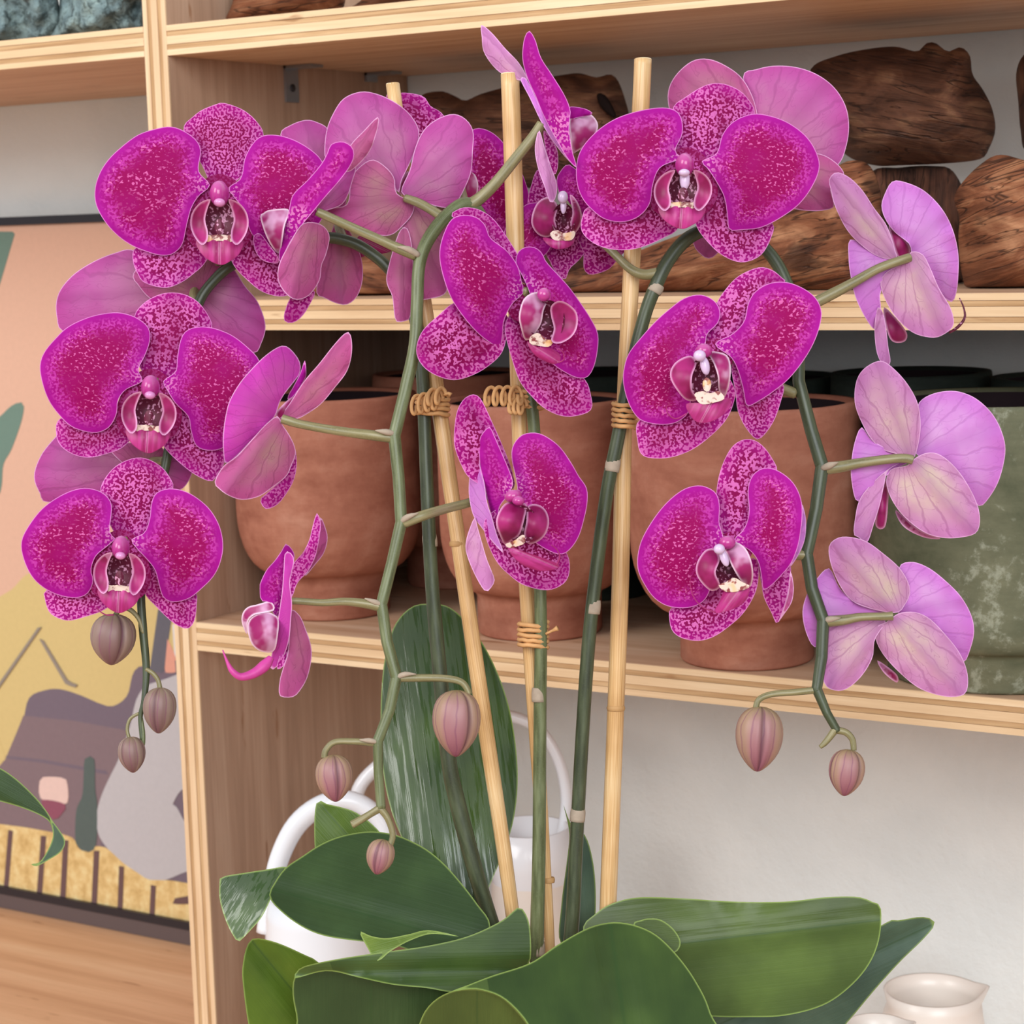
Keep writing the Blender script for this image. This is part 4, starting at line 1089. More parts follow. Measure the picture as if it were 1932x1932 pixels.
piece(f,'petal',[(924,805),(931,818),(945,850),(957,878),(968,911),(958,935),(942,958),(938,995),(925,965),(914,916),(905,875),(904,833),(912,815)],-.004,t=(-.9,.1),cup=.002,base=(968,920),tip=(918,808))
piece(f,'petal',[(924,806),(909,826),(903,850),(906,880),(914,911),(919,947),(929,978),(937,1007),(950,1043),(929,1022),(909,996),(893,973),(885,937),(885,906),(889,872),(898,840)],-.008,t=(-1.2,.0),side='B',pale=True,cup=.002,base=(940,980),tip=(915,815))
piece(f,'petal',[(966,846),(976,828),(991,818),(1015,817),(1038,828),(1059,846),(1079,875),(1092,898),(1107,921),(1108,950),(1101,984),(1092,1012),(1077,1035),(1059,1046),(1033,1038),(1000,1015),(978,980),(972,940),(976,921),(972,896),(966,870)],0,t=(.25,0),cup=.006,tip=(1095,900))
knob(f,968,936,17,12,-.008,.2,'column'); knob(f,978,945,12,9,-.011,0,'column')
bowl(f,985,990,30,36,-.007,.004)
lobe(f,[(991,950),(971,945),(953,950),(940,968),(936,989),(945,1015),(953,1028),(966,1020),(980,1009),(987,989),(994,958)],-.016,'lobe',cup=.006)
lobe(f,[(996,955),(1015,952),(1030,963),(1036,984),(1030,1007),(1015,1022),(997,1026),(989,1009),(993,984)],-.014,'lobe',cup=.006)
lobe(f,[(953,1027),(970,1020),(988,1008),(990,1024),(978,1030),(962,1034)],-.0155,'callus','lip_callus',0)
lobe(f,[(958,1030),(986,1040),(1017,1050),(1053,1064),(1048,1074),(1017,1077),(986,1066),(966,1048)],-.017,'lip_mid','lip_mid_lobe',.003,base=(956,1030),tip=(1055,1072),crease=-.001)
tendril(f,[(1050,1066),(1056,1050),(1050,1036),(1040,1028)],-.017)
# H: left middle back/side flower
f = flower('flower turned away to the left, attached by a straight stalk in the middle', (535,790), .826, (.4,.1), [(532,790,.824,9),(548,795,.824,9),(566,800,.824,8.5),(607,808,.824,8.5),(659,816,.824,9),(700,821,.823,10),(744,827,.823,10)])
piece(f,'petal',[(575,680),(578,702),(576,714),(560,740),(545,756),(543,748),(553,730),(566,705)],.008,t=(-.3,0),step=8)
lobe(f,[(520,780),(535,762),(552,748),(560,748),(548,772),(538,792),(526,792)],.004,'lobe')
piece(f,'sepal',[(529,789),(548,759),(573,720),(602,686),(628,653),(648,631),(659,627),(664,645),(663,673),(654,702),(633,730),(607,761),(581,780),(560,790)],.003,t=(-.5,.1),side='B',crease=.001,base=(533,790),tip=(660,630),name='dorsal_sepal')
piece(f,'sepal',[(556,845),(560,873),(555,904),(540,932),(522,953),(501,960),(491,943),(504,930),(532,904),(546,878)],.004,t=(.5,0),base=(545,810),tip=(500,960))
piece(f,'sepal',[(405,909),(421,880),(447,860),(478,826),(504,798),(524,785),(532,800),(545,819),(555,839),(558,857),(550,878),(540,899),(511,922),(488,937),(457,943),(431,935),(413,922)],-.003,t=(.3,0),side='B',crease=.0015,base=(532,792),tip=(420,935),cup=.006)
piece(f,'petal',[(524,655),(540,653),(555,666),(566,684),(566,704),(555,720),(537,743),(527,761),(519,785),(498,808),(472,834),(447,860),(426,875),(421,849),(421,818),(426,782),(434,754),(452,723),(472,699),(498,673)],0,t=(.5,0),side='B',pale='vivid',cup=.007,base=(528,785),tip=(450,740))
# N: lower side flower
f = flower('small side-on flower with a long curled tendril, lower middle left', (535,1135), .818, (.3,0), [(540,1135,.818,6.5),(560,1134,.818,6.5),(607,1137,.818,7),(650,1135,.818,7.5),(690,1139,.8185,9),(719,1145,.819,10)])
piece(f,'sepal',[(604,976),(615,998),(618,1019),(611,1044),(595,1065),(575,1088),(585,1060),(600,1020)],.004,t=(.5,0),side='B',base=(550,1125),tip=(606,970),step=8)
piece(f,'sepal',[(598,968),(605,988),(602,1017),(595,1050),(580,1079),(561,1100),(550,1128),(543,1105),(553,1065),(572,1042),(584,1017),(590,992)],.002,t=(-.4,0),base=(548,1128),tip=(598,968),name='dorsal_sepal')
piece(f,'sepal',[(548,1150),(566,1162),(576,1185),(586,1214),(588,1241),(580,1278),(566,1303),(553,1315),(532,1315),(526,1307),(528,1282),(535,1257),(543,1230),(546,1189)],.001,t=(.4,0),side='B',crease=.001,base=(548,1145),tip=(538,1315))
piece(f,'sepal',[(545,1195),(547,1212),(538,1250),(528,1262),(522,1258),(532,1225)],.003,step=8)
piece(f,'petal',[(539,1026),(551,1036),(556,1052),(548,1080),(540,1140),(524,1164),(514,1154),(510,1137),(493,1133),(490,1112),(491,1100),(503,1075),(518,1058),(532,1038)],.002,t=(.6,0),base=(538,1145),tip=(538,1028))
piece(f,'petal',[(537,1046),(543,1040),(551,1046),(555,1058),(551,1079),(547,1100),(551,1137),(549,1168),(545,1209),(532,1245),(516,1263),(509,1257),(514,1226),(522,1185),(526,1158),(532,1116),(535,1075)],-.006,t=(-.6,0),side='B',pale='vivid',base=(548,1140),tip=(544,1042),cup=.002)
lobe(f,[(483,1141),(510,1135),(518,1150),(500,1156),(480,1160),(468,1172),(466,1197),(456,1174),(458,1156),(468,1145)],-.004,'lobe_pale','lip_lobe',.003,t=(-.4,0))
lobe(f,[(478,1162),(500,1154),(518,1160),(526,1170),(524,1200),(517,1228),(495,1230),(477,1218),(468,1195),(468,1175)],-.010,'lobe_pale','lip_lobe',.006,t=(-.4,0))
o_ = f[0]
px_tube('lip_mid_lobe', [(512,1240,.806,6),(500,1255,.805,11),(480,1270,.803,9.5),(455,1277,.801,7.5),(438,1266,.80,6),(428,1247,.80,3),(420,1226,.80,1.2)], M['lip_mid_side'] if 'lip_mid_side' in M else M['lobe_pale'], o_, 8, 5)
# R0: back flower behind the upper right one
f = flower('lilac back-turned flower behind the big upper right one', (1440,300), .868, (-.1,0), [(1440,300,.868,9),(1432,360,.865,9),(1420,440,.856,9)])
piece(f,'dorsal',[(1261,198),(1262,166),(1278,138),(1306,115),(1335,111),(1366,122),(1398,145),(1419,180),(1430,220),(1440,290),(1380,290),(1320,270),(1275,235)],-.002,side='B',cup=.005)
piece(f,'petal',[(1402,145),(1426,131),(1462,124),(1504,127),(1543,141),(1575,166),(1596,201),(1602,240),(1596,279),(1582,310),(1545,330),(1480,315),(1440,290),(1420,230)],0,side='B',cup=.006)
piece(f,'sepal',[(1450,300),(1500,290),(1546,290),(1575,305),(1592,325),(1590,342),(1568,353),(1574,388),(1560,396),(1530,398),(1490,390),(1455,350)],-.003,side='B',crease=.001,cup=.004)
piece(f,'sepal',[(1440,300),(1400,350),(1340,400),(1308,440),(1310,465),(1320,478),(1335,488),(1352,480),(1385,440),(1430,370)],.004,side='B')
# R1
f = flower('largest open magenta flower, upper right, white column in its lip', (1305,305), .820, (-.05,.05), [(1305,305,.826,9),(1312,360,.84,9),(1325,435,.851,10)])
piece(f,'dorsal',[(1271,201),(1292,184),(1328,162),(1359,157),(1391,168),(1412,187),(1424,214),(1405,250),(1370,285),(1340,300),(1290,300),(1272,270),(1268,235)],.006,cup=.003)
piece(f,'sepal',[(1109,391),(1098,411),(1097,435),(1114,455),(1142,468),(1176,472),(1212,466),(1254,448),(1280,430),(1290,380),(1250,365),(1200,375),(1150,390)],.007,cup=.003)
piece(f,'sepal',[(1315,429),(1331,452),(1356,477),(1384,492),(1409,494),(1437,480),(1455,448),(1457,420),(1410,390),(1350,345),(1318,360),(1308,400)],.007,cup=.003)
piece(f,'petal',[(1290,300),(1274,285),(1287,254),(1287,228),(1277,210),(1254,203),(1220,206),(1181,216),(1150,230),(1122,251),(1098,279),(1088,308),(1088,344),(1098,373),(1117,396),(1142,414),(1176,419),(1206,408),(1226,384),(1232,348),(1244,318),(1270,305)],0,cup=.006)
piece(f,'petal',[(1324,304),(1352,289),(1363,254),(1384,229),(1419,215),(1455,219),(1490,233),(1522,258),(1541,289),(1546,318),(1532,353),(1508,385),(1476,409),(1437,429),(1398,434),(1376,433),(1372,406),(1366,371),(1349,339),(1335,318)],0,cup=.006)
std_lip(f,(1292,308),1.0,0.90,0.0,-0.06,True)
# R2
f = flower('open magenta flower turned left, middle right', (1342,655), .818, (-.2,.05), [(1345,655,.824,9),(1400,690,.834,9),(1470,730,.842,10),(1500,742,.844,11)])
piece(f,'dorsal',[(1352,572),(1365,551),(1388,525),(1414,510),(1437,504),(1458,510),(1473,522),(1481,535),(1450,580),(1400,630),(1365,655),(1335,650),(1335,610)],.006,cup=.003)
piece(f,'sepal',[(1207,792),(1203,833),(1212,859),(1241,865),(1274,861),(1310,846),(1344,820),(1370,792),(1384,761),(1386,732),(1360,700),(1320,720),(1280,770)],.007,cup=.003)
piece(f,'sepal',[(1388,742),(1391,771),(1401,797),(1417,820),(1430,829),(1445,817),(1461,792),(1473,758),(1478,725),(1445,700),(1400,680),(1380,690)],.007,cup=.003)
piece(f,'petal',[(1331,652),(1334,631),(1354,610),(1359,590),(1352,572),(1336,560),(1316,556),(1290,563),(1264,582),(1238,605),(1210,636),(1186,667),(1177,696),(1176,724),(1186,761),(1204,789),(1228,799),(1259,801),(1282,794),(1300,775),(1305,730),(1310,690),(1320,670)],0,cup=.006)
piece(f,'petal',[(1349,649),(1383,629),(1404,605),(1411,574),(1424,551),(1450,535),(1481,532),(1512,542),(1538,561),(1550,587),(1546,618),(1533,652),(1512,686),(1486,717),(1455,742),(1430,758),(1411,767),(1406,758),(1401,730),(1391,696),(1378,673)],0,cup=.006)
centre(f,1350,672,34,34); bowl(f,1334,712,36,40,-.008,.006)
lobe(f,[(1266,696),(1279,680),(1303,671),(1314,685),(1306,709),(1306,735),(1316,754),(1295,755),(1277,736),(1265,714)],-.015,'lobe',cup=.004)
lobe(f,[(1336,665),(1355,664),(1373,672),(1379,696),(1375,730),(1365,751),(1356,735),(1354,709),(1346,685)],-.016,'lobe_pale',cup=.005)
lobe(f,[(1310,744),(1325,738),(1340,742),(1356,738),(1367,752),(1345,760),(1322,762)],-.0165,'callus','lip_callus',0)
lobe(f,[(1326,720),(1334,712),(1342,722),(1338,738),(1328,736)],-.0185,'callus','lip_callus',.001)
lobe(f,[(1295,762),(1320,760),(1345,757),(1375,750),(1378,768),(1357,788),(1335,797),(1314,796),(1300,780)],-.017,'lip_mid','lip_mid_lobe',.004,base=(1345,755),tip=(1320,800),crease=-.001)
knob(f,1328,662,16,14,-.011,0,'column'); knob(f,1320,671,12,11,-.016,0,'column_white','anther_cap'); knob(f,1330,690,9,18,-.013,.2,'column_white')
tendril(f,[(1296,780),(1275,790),(1260,780),(1258,766),(1268,764)],-.018)
# R3
f = flower('open magenta flower turned left, lower right', (1375,1018), .816, (-.25,.05), [(1378,1018,.822,9),(1420,1035,.83,9),(1490,1045,.835,10),(1522,1047,.836,11)])
piece(f,'dorsal',[(1352,924),(1357,896),(1367,867),(1383,841),(1404,829),(1424,831),(1442,844),(1458,867),(1466,890),(1450,940),(1420,990),(1395,1015),(1368,1012),(1355,980),(1350,950)],.006,cup=.003)
piece(f,'sepal',[(1266,1147),(1263,1170),(1269,1191),(1287,1204),(1318,1209),(1347,1201),(1378,1180),(1404,1155),(1424,1121),(1431,1090),(1428,1055),(1395,1060),(1345,1095),(1300,1130)],.007,cup=.003)
piece(f,'sepal',[(1437,1105),(1442,1129),(1455,1155),(1466,1177),(1476,1155),(1486,1121),(1492,1085),(1488,1060),(1455,1050),(1430,1050)],.007,t=(.3,0),cup=.003)
piece(f,'sepal',[(1491,1078),(1497,1100),(1497,1122),(1492,1140),(1480,1158),(1468,1174),(1477,1152),(1487,1118)],.0075,t=(-.4,0),side='B',step=8)
piece(f,'petal',[(1512,950),(1519,970),(1521,990),(1518,1020),(1506,1048),(1490,1070),(1498,1040),(1510,1000)],.003,side='B',t=(.2,0),pale=True,step=8)
piece(f,'petal',[(1365,1015),(1357,986),(1358,955),(1352,932),(1336,920),(1316,916),(1290,923),(1261,945),(1235,976),(1212,1015),(1203,1048),(1204,1077),(1217,1105),(1235,1129),(1261,1144),(1295,1147),(1321,1139),(1336,1122),(1345,1090),(1350,1060),(1360,1035)],0,cup=.006)
piece(f,'petal',[(1385,1020),(1404,997),(1413,966),(1411,924),(1419,898),(1437,884),(1458,884),(1481,896),(1499,914),(1511,940),(1514,968),(1511,1002),(1505,1033),(1492,1064),(1473,1087),(1455,1105),(1440,1113),(1437,1092),(1430,1059),(1414,1038)],0,cup=.006)
centre(f,1385,1034,36,32); bowl(f,1372,1072,34,38,-.008,.006)
lobe(f,[(1316,1059),(1331,1038),(1349,1036),(1358,1056),(1350,1080),(1359,1106),(1342,1115),(1323,1099),(1313,1080)],-.015,'lobe',cup=.004)
lobe(f,[(1365,1030),(1380,1024),(1393,1024),(1409,1038),(1419,1064),(1421,1090),(1414,1108),(1398,1096),(1383,1072),(1373,1050)],-.016,'lobe_pale',cup=.005)
lobe(f,[(1356,1104),(1370,1098),(1385,1090),(1400,1098),(1415,1107),(1390,1116),(1368,1116)],-.0165,'callus','lip_callus',0)
lobe(f,[(1370,1110),(1392,1112),(1414,1106),(1410,1128),(1397,1142),(1375,1152),(1347,1157),(1356,1138)],-.017,'lip_mid','lip_mid_lobe',.004,base=(1400,1105),tip=(1360,1160),crease=-.001)
knob(f,1372,1024,16,13,-.011,0,'column'); knob(f,1357,1036,11,10,-.017,0,'column_white','anther_cap'); knob(f,1366,1052,8,18,-.014,.35,'column_white')
tendril(f,[(1350,1155),(1325,1145),(1308,1125),(1302,1100),(1304,1085)],-.018,1.4)
# R4..R6 backs on the right
f = flower('pale lilac back-turned flower, topmost on the far right', (1705,488), .850, (.1,.1), [(1716,486,.848,9),(1700,491,.847,9),(1656,507,.847,9),(1603,537,.848,10),(1555,562,.849,11),(1500,590,.849,11)])
lobe(f,[(1677,425),(1695,440),(1716,464),(1714,488),(1695,486),(1682,450)],.006,'lobe')
lobe(f,[(1668,580),(1690,600),(1711,628),(1706,645),(1682,643),(1670,610)],.010,'lobe')
piece(f,'petal',[(1604,452),(1638,464),(1680,484),(1700,492),(1690,515),(1662,550),(1662,582),(1655,610),(1649,622),(1631,597),(1614,561),(1605,522),(1601,487)],.002,side='B',pale=True,cup=.005)
piece(f,'petal',[(1663,388),(1670,364),(1684,342),(1709,344),(1744,360),(1776,392),(1797,431),(1808,477),(1808,522),(1804,554),(1795,570),(1772,552),(1751,510),(1722,482),(1715,460),(1688,438),(1670,413)],.003,side='B',pale=True,cup=.006,wave=.0012)
piece(f,'dorsal',[(1564,339),(1578,325),(1603,335),(1628,360),(1649,392),(1670,420),(1681,445),(1689,473),(1692,489),(1656,484),(1621,459),(1596,431),(1575,388),(1568,360)],0,side='B',pale=True,crease=.001,base=(1695,490),tip=(1568,332))
piece(f,'sepal',[(1656,580),(1666,590),(1672,620),(1676,655),(1680,684),(1668,690),(1658,676),(1652,653),(1650,615)],.001,side='B',pale=True,step=8,base=(1690,510),tip=(1672,690))
piece(f,'sepal',[(1719,475),(1741,480),(1755,505),(1772,544),(1794,582),(1799,614),(1779,632),(1758,637),(1723,628),(1691,600),(1670,565),(1661,533),(1674,512),(1705,496)],-.003,side='B',pale=True,crease=.002,cup=.006,base=(1716,482),tip=(1780,635))
px_tube('lip_tendril',[(1790,628,.862,2),(1806,618,.861,3),(1820,600,.86,2.4),(1818,580,.86,1.6),(1810,562,.86,1)],M['throat'],f[0],6,4)
f = flower('pale lilac back-turned flower, middle of the far right', (1717,868), .842, (.1,.05), [(1722,868,.838,9),(1708,865,.838,9),(1680,866,.838,9),(1626,873,.839,9.5),(1590,880,.84,11),(1552,885,.84,12)])
lobe(f,[(1668,905),(1676,920),(1676,945),(1670,994),(1652,992),(1656,950)],.008,'lobe')
lobe(f,[(1690,962),(1735,1000),(1776,1016),(1743,1014),(1704,993)],.008,'lobe')
piece(f,'petal',[(1626,806),(1614,829),(1607,864),(1606,903),(1618,947),(1650,915),(1690,885),(1714,870),(1680,850),(1645,830)],.002,side='B',pale=True,cup=.004)
piece(f,'petal',[(1731,767),(1743,751),(1770,740),(1805,738),(1840,751),(1871,779),(1890,814),(1897,852),(1886,903),(1867,938),(1847,955),(1825,925),(1800,890),(1770,862),(1735,862),(1725,840),(1732,800)],.003,side='B',pale=True,cup=.007)
piece(f,'dorsal',[(1642,687),(1665,681),(1688,697),(1712,724),(1731,759),(1737,798),(1733,837),(1721,868),(1696,858),(1665,848),(1645,830),(1630,806),(1614,767),(1613,732),(1622,705)],-.001,side='B',pale=True,crease=.0015,base=(1718,868),tip=(1655,682),cup=.006)
piece(f,'sepal',[(1698,874),(1676,887),(1669,911),(1661,949),(1649,988),(1636,1024),(1622,1015),(1611,1008),(1613,980),(1622,942),(1649,908),(1680,882)],.0,side='B',pale=True,crease=.001,base=(1712,872),tip=(1625,1020))
piece(f,'sepal',[(1712,878),(1727,864),(1750,854),(1774,858),(1801,880),(1824,911),(1843,949),(1849,980),(1843,1004),(1820,1013),(1781,1015),(1743,1004),(1704,973),(1680,938),(1672,907),(1682,885)],-.003,side='B',pale=True,crease=.002,cup=.006,base=(1716,870),tip=(1840,1010))
f = flower('pale lilac back-turned flower, lowest on the far right', (1682,1162), .838, (.1,.05), [(1684,1162,.833,9),(1670,1163,.833,8),(1626,1164,.833,8),(1590,1170,.834,10),(1555,1173,.834,11)])
lobe(f,[(1655,1246),(1680,1262),(1694,1276),(1692,1288),(1668,1270)],.008,'lobe')
piece(f,'petal',[(1564,1072),(1537,1097),(1522,1122),(1514,1155),(1521,1194),(1539,1222),(1570,1200),(1640,1172),(1672,1158),(1620,1140),(1585,1110)],.003,side='B',pale=True,cup=.005)
piece(f,'petal',[(1696,1072),(1719,1060),(1750,1070),(1781,1093),(1812,1124),(1832,1159),(1838,1190),(1832,1221),(1818,1250),(1800,1222),(1775,1190),(1743,1164),(1694,1158),(1708,1128)],.003,side='B',pale=True,cup=.006)
piece(f,'dorsal',[(1564,1031),(1580,1015),(1603,1013),(1634,1021),(1665,1043),(1696,1070),(1713,1097),(1717,1120),(1708,1140),(1693,1156),(1653,1151),(1611,1136),(1587,1109),(1568,1066)],-.001,side='B',pale=True,crease=.002,base=(1690,1158),tip=(1570,1020),cup=.006)
piece(f,'sepal',[(1564,1176),(1556,1206),(1550,1252),(1556,1291),(1576,1303),(1599,1299),(1626,1275),(1646,1241),(1651,1206),(1672,1170),(1640,1168),(1600,1172)],-.001,side='B',pale=True,crease=.002,base=(1675,1168),tip=(1565,1300),cup=.006)
piece(f,'sepal',[(1673,1173),(1696,1157),(1727,1155),(1754,1167),(1781,1194),(1809,1229),(1824,1264),(1826,1295),(1816,1312),(1781,1314),(1735,1299),(1696,1268),(1665,1233),(1651,1202),(1655,1182)],-.004,side='B',pale=True,crease=.002,cup=.006,base=(1680,1162),tip=(1812,1312))

# --- buds
def bud(x0, y0, x1, y1, wpx, D, stalk, label, mat='bud'):
    """(x0,y0) top where the stalk joins, (x1,y1) tip"""
    k = D / F; c = W((x0+x1)/2, (y0+y1)/2, D); L = math.hypot(x1-x0, y1-y0) / 2 * k; w = wpx / 2 * k
    ax = (W(x1, y1, D) - W(x0, y0, D)); ax /= np.linalg.norm(ax)
    sd = np.cross(ax, FWD); sd /= np.linalg.norm(sd); th0 = random.uniform(0, 2)
    def seam(a): return math.exp(-((((a + th0) % (2*math.pi/3)) - math.pi/3) / 0.10)**2)
    def fn(t, a):
        c_ = math.cos(t)
        return (1 - 0.15 * seam(a)) * (1.0 + 0.16 * c_) * (1.0 - 0.30 * max(0.0, -c_)**3 + 0.12 * max(0.0, c_)**3)
    V, f, S = ellipsoid_data(c, sd * w / 1.06, np.cross(ax, sd) * w / 1.06, -ax * L, 63, 16, fn)
    S[:, 2] = [seam(q) for q in S[:, 1]]
    o = mesh_obj('bud', V, f, M[mat], plant, True, None, {'pc': S}); o['label'] = label
    px_tube('bud_stalk', stalk, M['pedicel'], o, 8, 5)
bud(216,1158,210,1255,90,.842,[(270,1195,.843,4),(262,1168,.843,4.5),(245,1150,.843,5),(228,1148,.842,5),(218,1160,.842,5)],'largest unopened bud of the left spray','bud_grey')
bud(303,1297,299,1384,66,.841,[(275,1262,.842,4),(288,1270,.842,4.5),(298,1283,.842,4.5),(302,1300,.842,5)],'unopened bud in the middle of the left spray','bud_grey')
bud(246,1390,252,1458,54,.841,[(262,1346,.842,3),(246,1356,.842,3.2),(240,1375,.842,3.2),(244,1394,.842,3.5)],'smallest unopened bud at the end of the left spray','bud_grey')
bud(862,1302,860,1428,96,.817,[(748,1280,.817,7),(790,1279,.817,7.5),(840,1280,.817,7),(872,1288,.817,6.5),(886,1310,.817,6)],'plump bud hanging right of the middle spray')
bud(628,1424,634,1513,74,.815,[(708,1402,.815,7),(670,1399,.815,6.5),(632,1400,.815,6),(615,1415,.815,6),(612,1430,.815,6)],'plump bud hanging left of the middle spray')
bud(724,1584,710,1650,56,.815,[(718,1525,.815,8),(732,1545,.815,6.5),(741,1575,.815,6),(735,1598,.815,6)],'last bud of the middle spray above the leaf')
bud(1436,1333,1428,1456,94,.832,[(1541,1302,.832,7),(1500,1306,.832,6.5),(1455,1310,.832,6),(1432,1320,.832,6),(1426,1336,.832,6)],'plump bud hanging left of the right spray')
bud(1602,1414,1592,1502,71,.831,[(1580,1378,.831,7),(1596,1382,.831,6.5),(1608,1395,.831,6),(1611,1416,.831,5.5)],'last bud at the tip of the right spray')
px_tube('stem_tip',[(718,1524,.815,8),(700,1535,.815,7),(680,1547,.815,7.5),(664,1556,.815,8)],M['pedicel'],B,8,4)
px_tube('stem_tip',[(1576,1376,.831,8),(1566,1390,.831,7),(1556,1402,.831,6),(1547,1410,.831,4)],M['pedicel'],Cc,8,4)
px_tube('stem_tip',[(266,1350,.842,3),(270,1380,.842,4),(270,1400,.842,4.5),(271,1408,.842,2)],M['stem'],A,8,4)
for par, q in ((B,[(744,818,.822,5),(728,815,.82,6),(708,812,.819,1)]),(B,[(757,984,.82,5),(770,975,.818,6),(790,968,.818,1)]),(B,[(719,1140,.818,5),(705,1135,.817,5),(688,1129,.817,1)]),(B,[(750,1277,.816,5),(765,1272,.815,5),(785,1272,.815,1)]),(B,[(790,482,.828,6),(770,470,.826,6),(750,466,.825,1)]),(Cc,[(1551,884,.838,5),(1565,878,.836,7),(1582,872,.836,1)]),(Cc,[(1553,1170,.833,5),(1568,1168,.832,6),(1586,1166,.832,1)]),(B,[(712,1400,.814,4),(695,1397,.813,5),(678,1396,.813,1)])):
    px_tube('bract', q, M['sheath'], par, 7, 3)

# --- leaves
def leaf(pts, D, tilt, mats, base, tip, cup=0.0, crease=0.0, bow=0.0, label=None, cen=None, extra=None, name='leaf', parent=None, step=16, thick=.0012, wave=0.0):
    cx, cy = cen or np.mean(np.array(pts, float), axis=0)
    dep = lambda px, py: D + D / F * (tilt[0] * (px - cx) + tilt[1] * (py - cy))
    o = patch(name, pts, dep, (M[mats[0]], M[mats[1]]), parent or plant, base, tip, cup, crease, wave, thick, step, bow, extra)
    if label: o['label'] = label
    return o
leaf([(870,1760),(800,1660),(745,1550),(722,1450),(718,1350),(724,1255),(742,1185),(772,1148),(805,1139),(852,1148),(905,1205),(945,1285),(968,1370),(977,1470),(966,1560),(935,1645),(905,1710)], .905, (-.1,-.36), ('leaf_gloss','leaf_under'), (890,1750), (805,1140), cup=.007, crease=-.001, label='tall upright leaf behind the stems')
leaf([(594,1600),(593,1549),(596,1518),(603,1510),(614,1516),(648,1524),(672,1533),(700,1553),(725,1580),(770,1640),(850,1760),(830,1800),(740,1720),(650,1650),(600,1625)], .888, (-.1,-.1), ('leaf_yellow','leaf_under'), (840,1790), (600,1512), crease=-.001, label='torn leaf end behind the arching leaf')
leaf([(1063,1518),(1077,1554),(1104,1576),(1118,1621),(1124,1679),(1122,1745),(1110,1780),(1058,1780),(1059,1708),(1070,1621),(1074,1570)], .885, (0.3,0), ('leaf_grey','leaf'), (1090,1790), (1063,1518), crease=-.002, label='narrow upright leaf behind the right stem')
o = leaf([(925,1748),(900,1705),(866,1661),(835,1627),(804,1602),(770,1584),(742,1574),(710,1569),(680,1570),(645,1577),(617,1587),(593,1600),(571,1615),(540,1636),(520,1662),(508,1692),(534,1723),(574,1751),(617,1767),(680,1776),(740,1782),(800,1800),(890,1800)], .855, (0.2,-.6), ('leaf_dark','leaf_under'), (930,1790), (520,1680), cup=.0, crease=-.0012, bow=-.01, label='broad leaf arching to the left with its tip folded over')
leaf([(545,1636),(524,1668),(512,1694),(494,1730),(471,1757),(452,1776),(446,1775),(428,1742),(415,1700),(414,1670),(418,1655),(460,1647),(500,1641)], .8385, (-.25,-.5), ('leaf_gloss','leaf_under'), (530,1650), (448,1778), crease=-.001, cup=.004, name='leaf_tip', parent=o)
leaf([(600,1815),(574,1801),(524,1779),(481,1770),(466,1785),(458,1820),(458,1854),(470,1940),(490,2010),(640,2010),(640,1860)], .862, (0.2,.2), ('leaf_yellow','leaf_under'), (660,2000), (475,1775), crease=-.003, label='yellowish green leaf at the lower left')
leaf([(866,1767),(815,1762),(775,1774),(738,1794),(711,1813),(692,1786),(679,1758),(700,1766),(730,1770),(770,1763),(810,1755)], .834, (0.1,0), ('leaf_yellow','leaf'), (880,1765), (711,1812), crease=.001, step=10, label='small pointed leaf tip under the arching leaf')
o = leaf([(556,1846),(560,1834),(574,1823),(633,1810),(710,1798),(804,1785),(881,1767),(943,1739),(972,1716),(981,1711),(992,1724),(1000,1750),(1002,1800),(995,1822),(960,1842),(928,1850),(866,1872),(804,1864),(742,1858),(680,1845),(617,1832)], .838, (0.25,-.2), ('leaf','leaf_dark'), (1010,1830), (556,1840), cup=.0, crease=-.003, label='leaf folding over toward the camera, lower middle left')
leaf([(556,1842),(552,1875),(560,1920),(580,2010),(860,2010),(850,1900),(866,1868),(804,1860),(742,1854),(680,1841),(617,1827),(575,1826)], .843, (0.1,.3), ('leaf_dark','leaf_under'), (700,1830), (700,2010), cup=.0, crease=.0, name='leaf_fold', parent=o)
leaf([(860,1870),(930,1850),(1000,1830),(1010,1990),(860,1995),(780,1985),(770,1890)], .858, (0,0), ('leaf_dark','leaf_under'), (1000,1900), (780,1940), label='shaded leaf between the two folded ones')
leaf([(1661,1747),(1699,1736),(1743,1730),(1764,1742),(1743,1771),(1699,1814),(1651,1867),(1598,1930),(1540,1990),(1300,1990),(1350,1900),(1500,1860)], .885, (-.1,.1), ('leaf_grey','leaf_dark'), (1300,1960), (1764,1742), crease=-.002, label='dark bluish leaf pointing to the far right')
leaf([(1100,1760),(1125,1723),(1159,1703),(1207,1693),(1289,1695),(1386,1701),(1482,1701),(1555,1693),(1617,1692),(1649,1703),(1662,1713),(1660,1766),(1643,1814),(1608,1858),(1555,1896),(1482,1916),(1410,1919),(1347,1918),(1250,1910),(1150,1860)], .855, (-.15,-.5), ('leaf_under','leaf'), (1110,1800), (1664,1735), cup=-.008, crease=-.003, label='long broad leaf reaching to the right', wave=.001)
leaf([(1195,1745),(1210,1736),(1222,1733),(1246,1735),(1270,1752),(1284,1776),(1277,1795),(1255,1800),(1215,1790)], .842, (.2,-.4), ('leaf_under','leaf'), (1195,1770), (1284,1776), step=8, label='short rounded leaf beside the front leaf')
o = leaf([(850,1871),(884,1858),(928,1841),(1000,1817),(1048,1785),(1096,1757),(1130,1744),(1165,1740),(1203,1747),(1241,1766),(1280,1805),(1314,1853),(1340,1910),(1358,2010),(1010,2010),(1000,1945),(981,1913),(947,1882),(910,1868),(884,1866)], .818, (0.1,-.8), ('leaf','leaf_under'), (1150,1740), (1190,2010), cup=.004, crease=-.004, label='big front leaf arching toward the camera at the bottom')
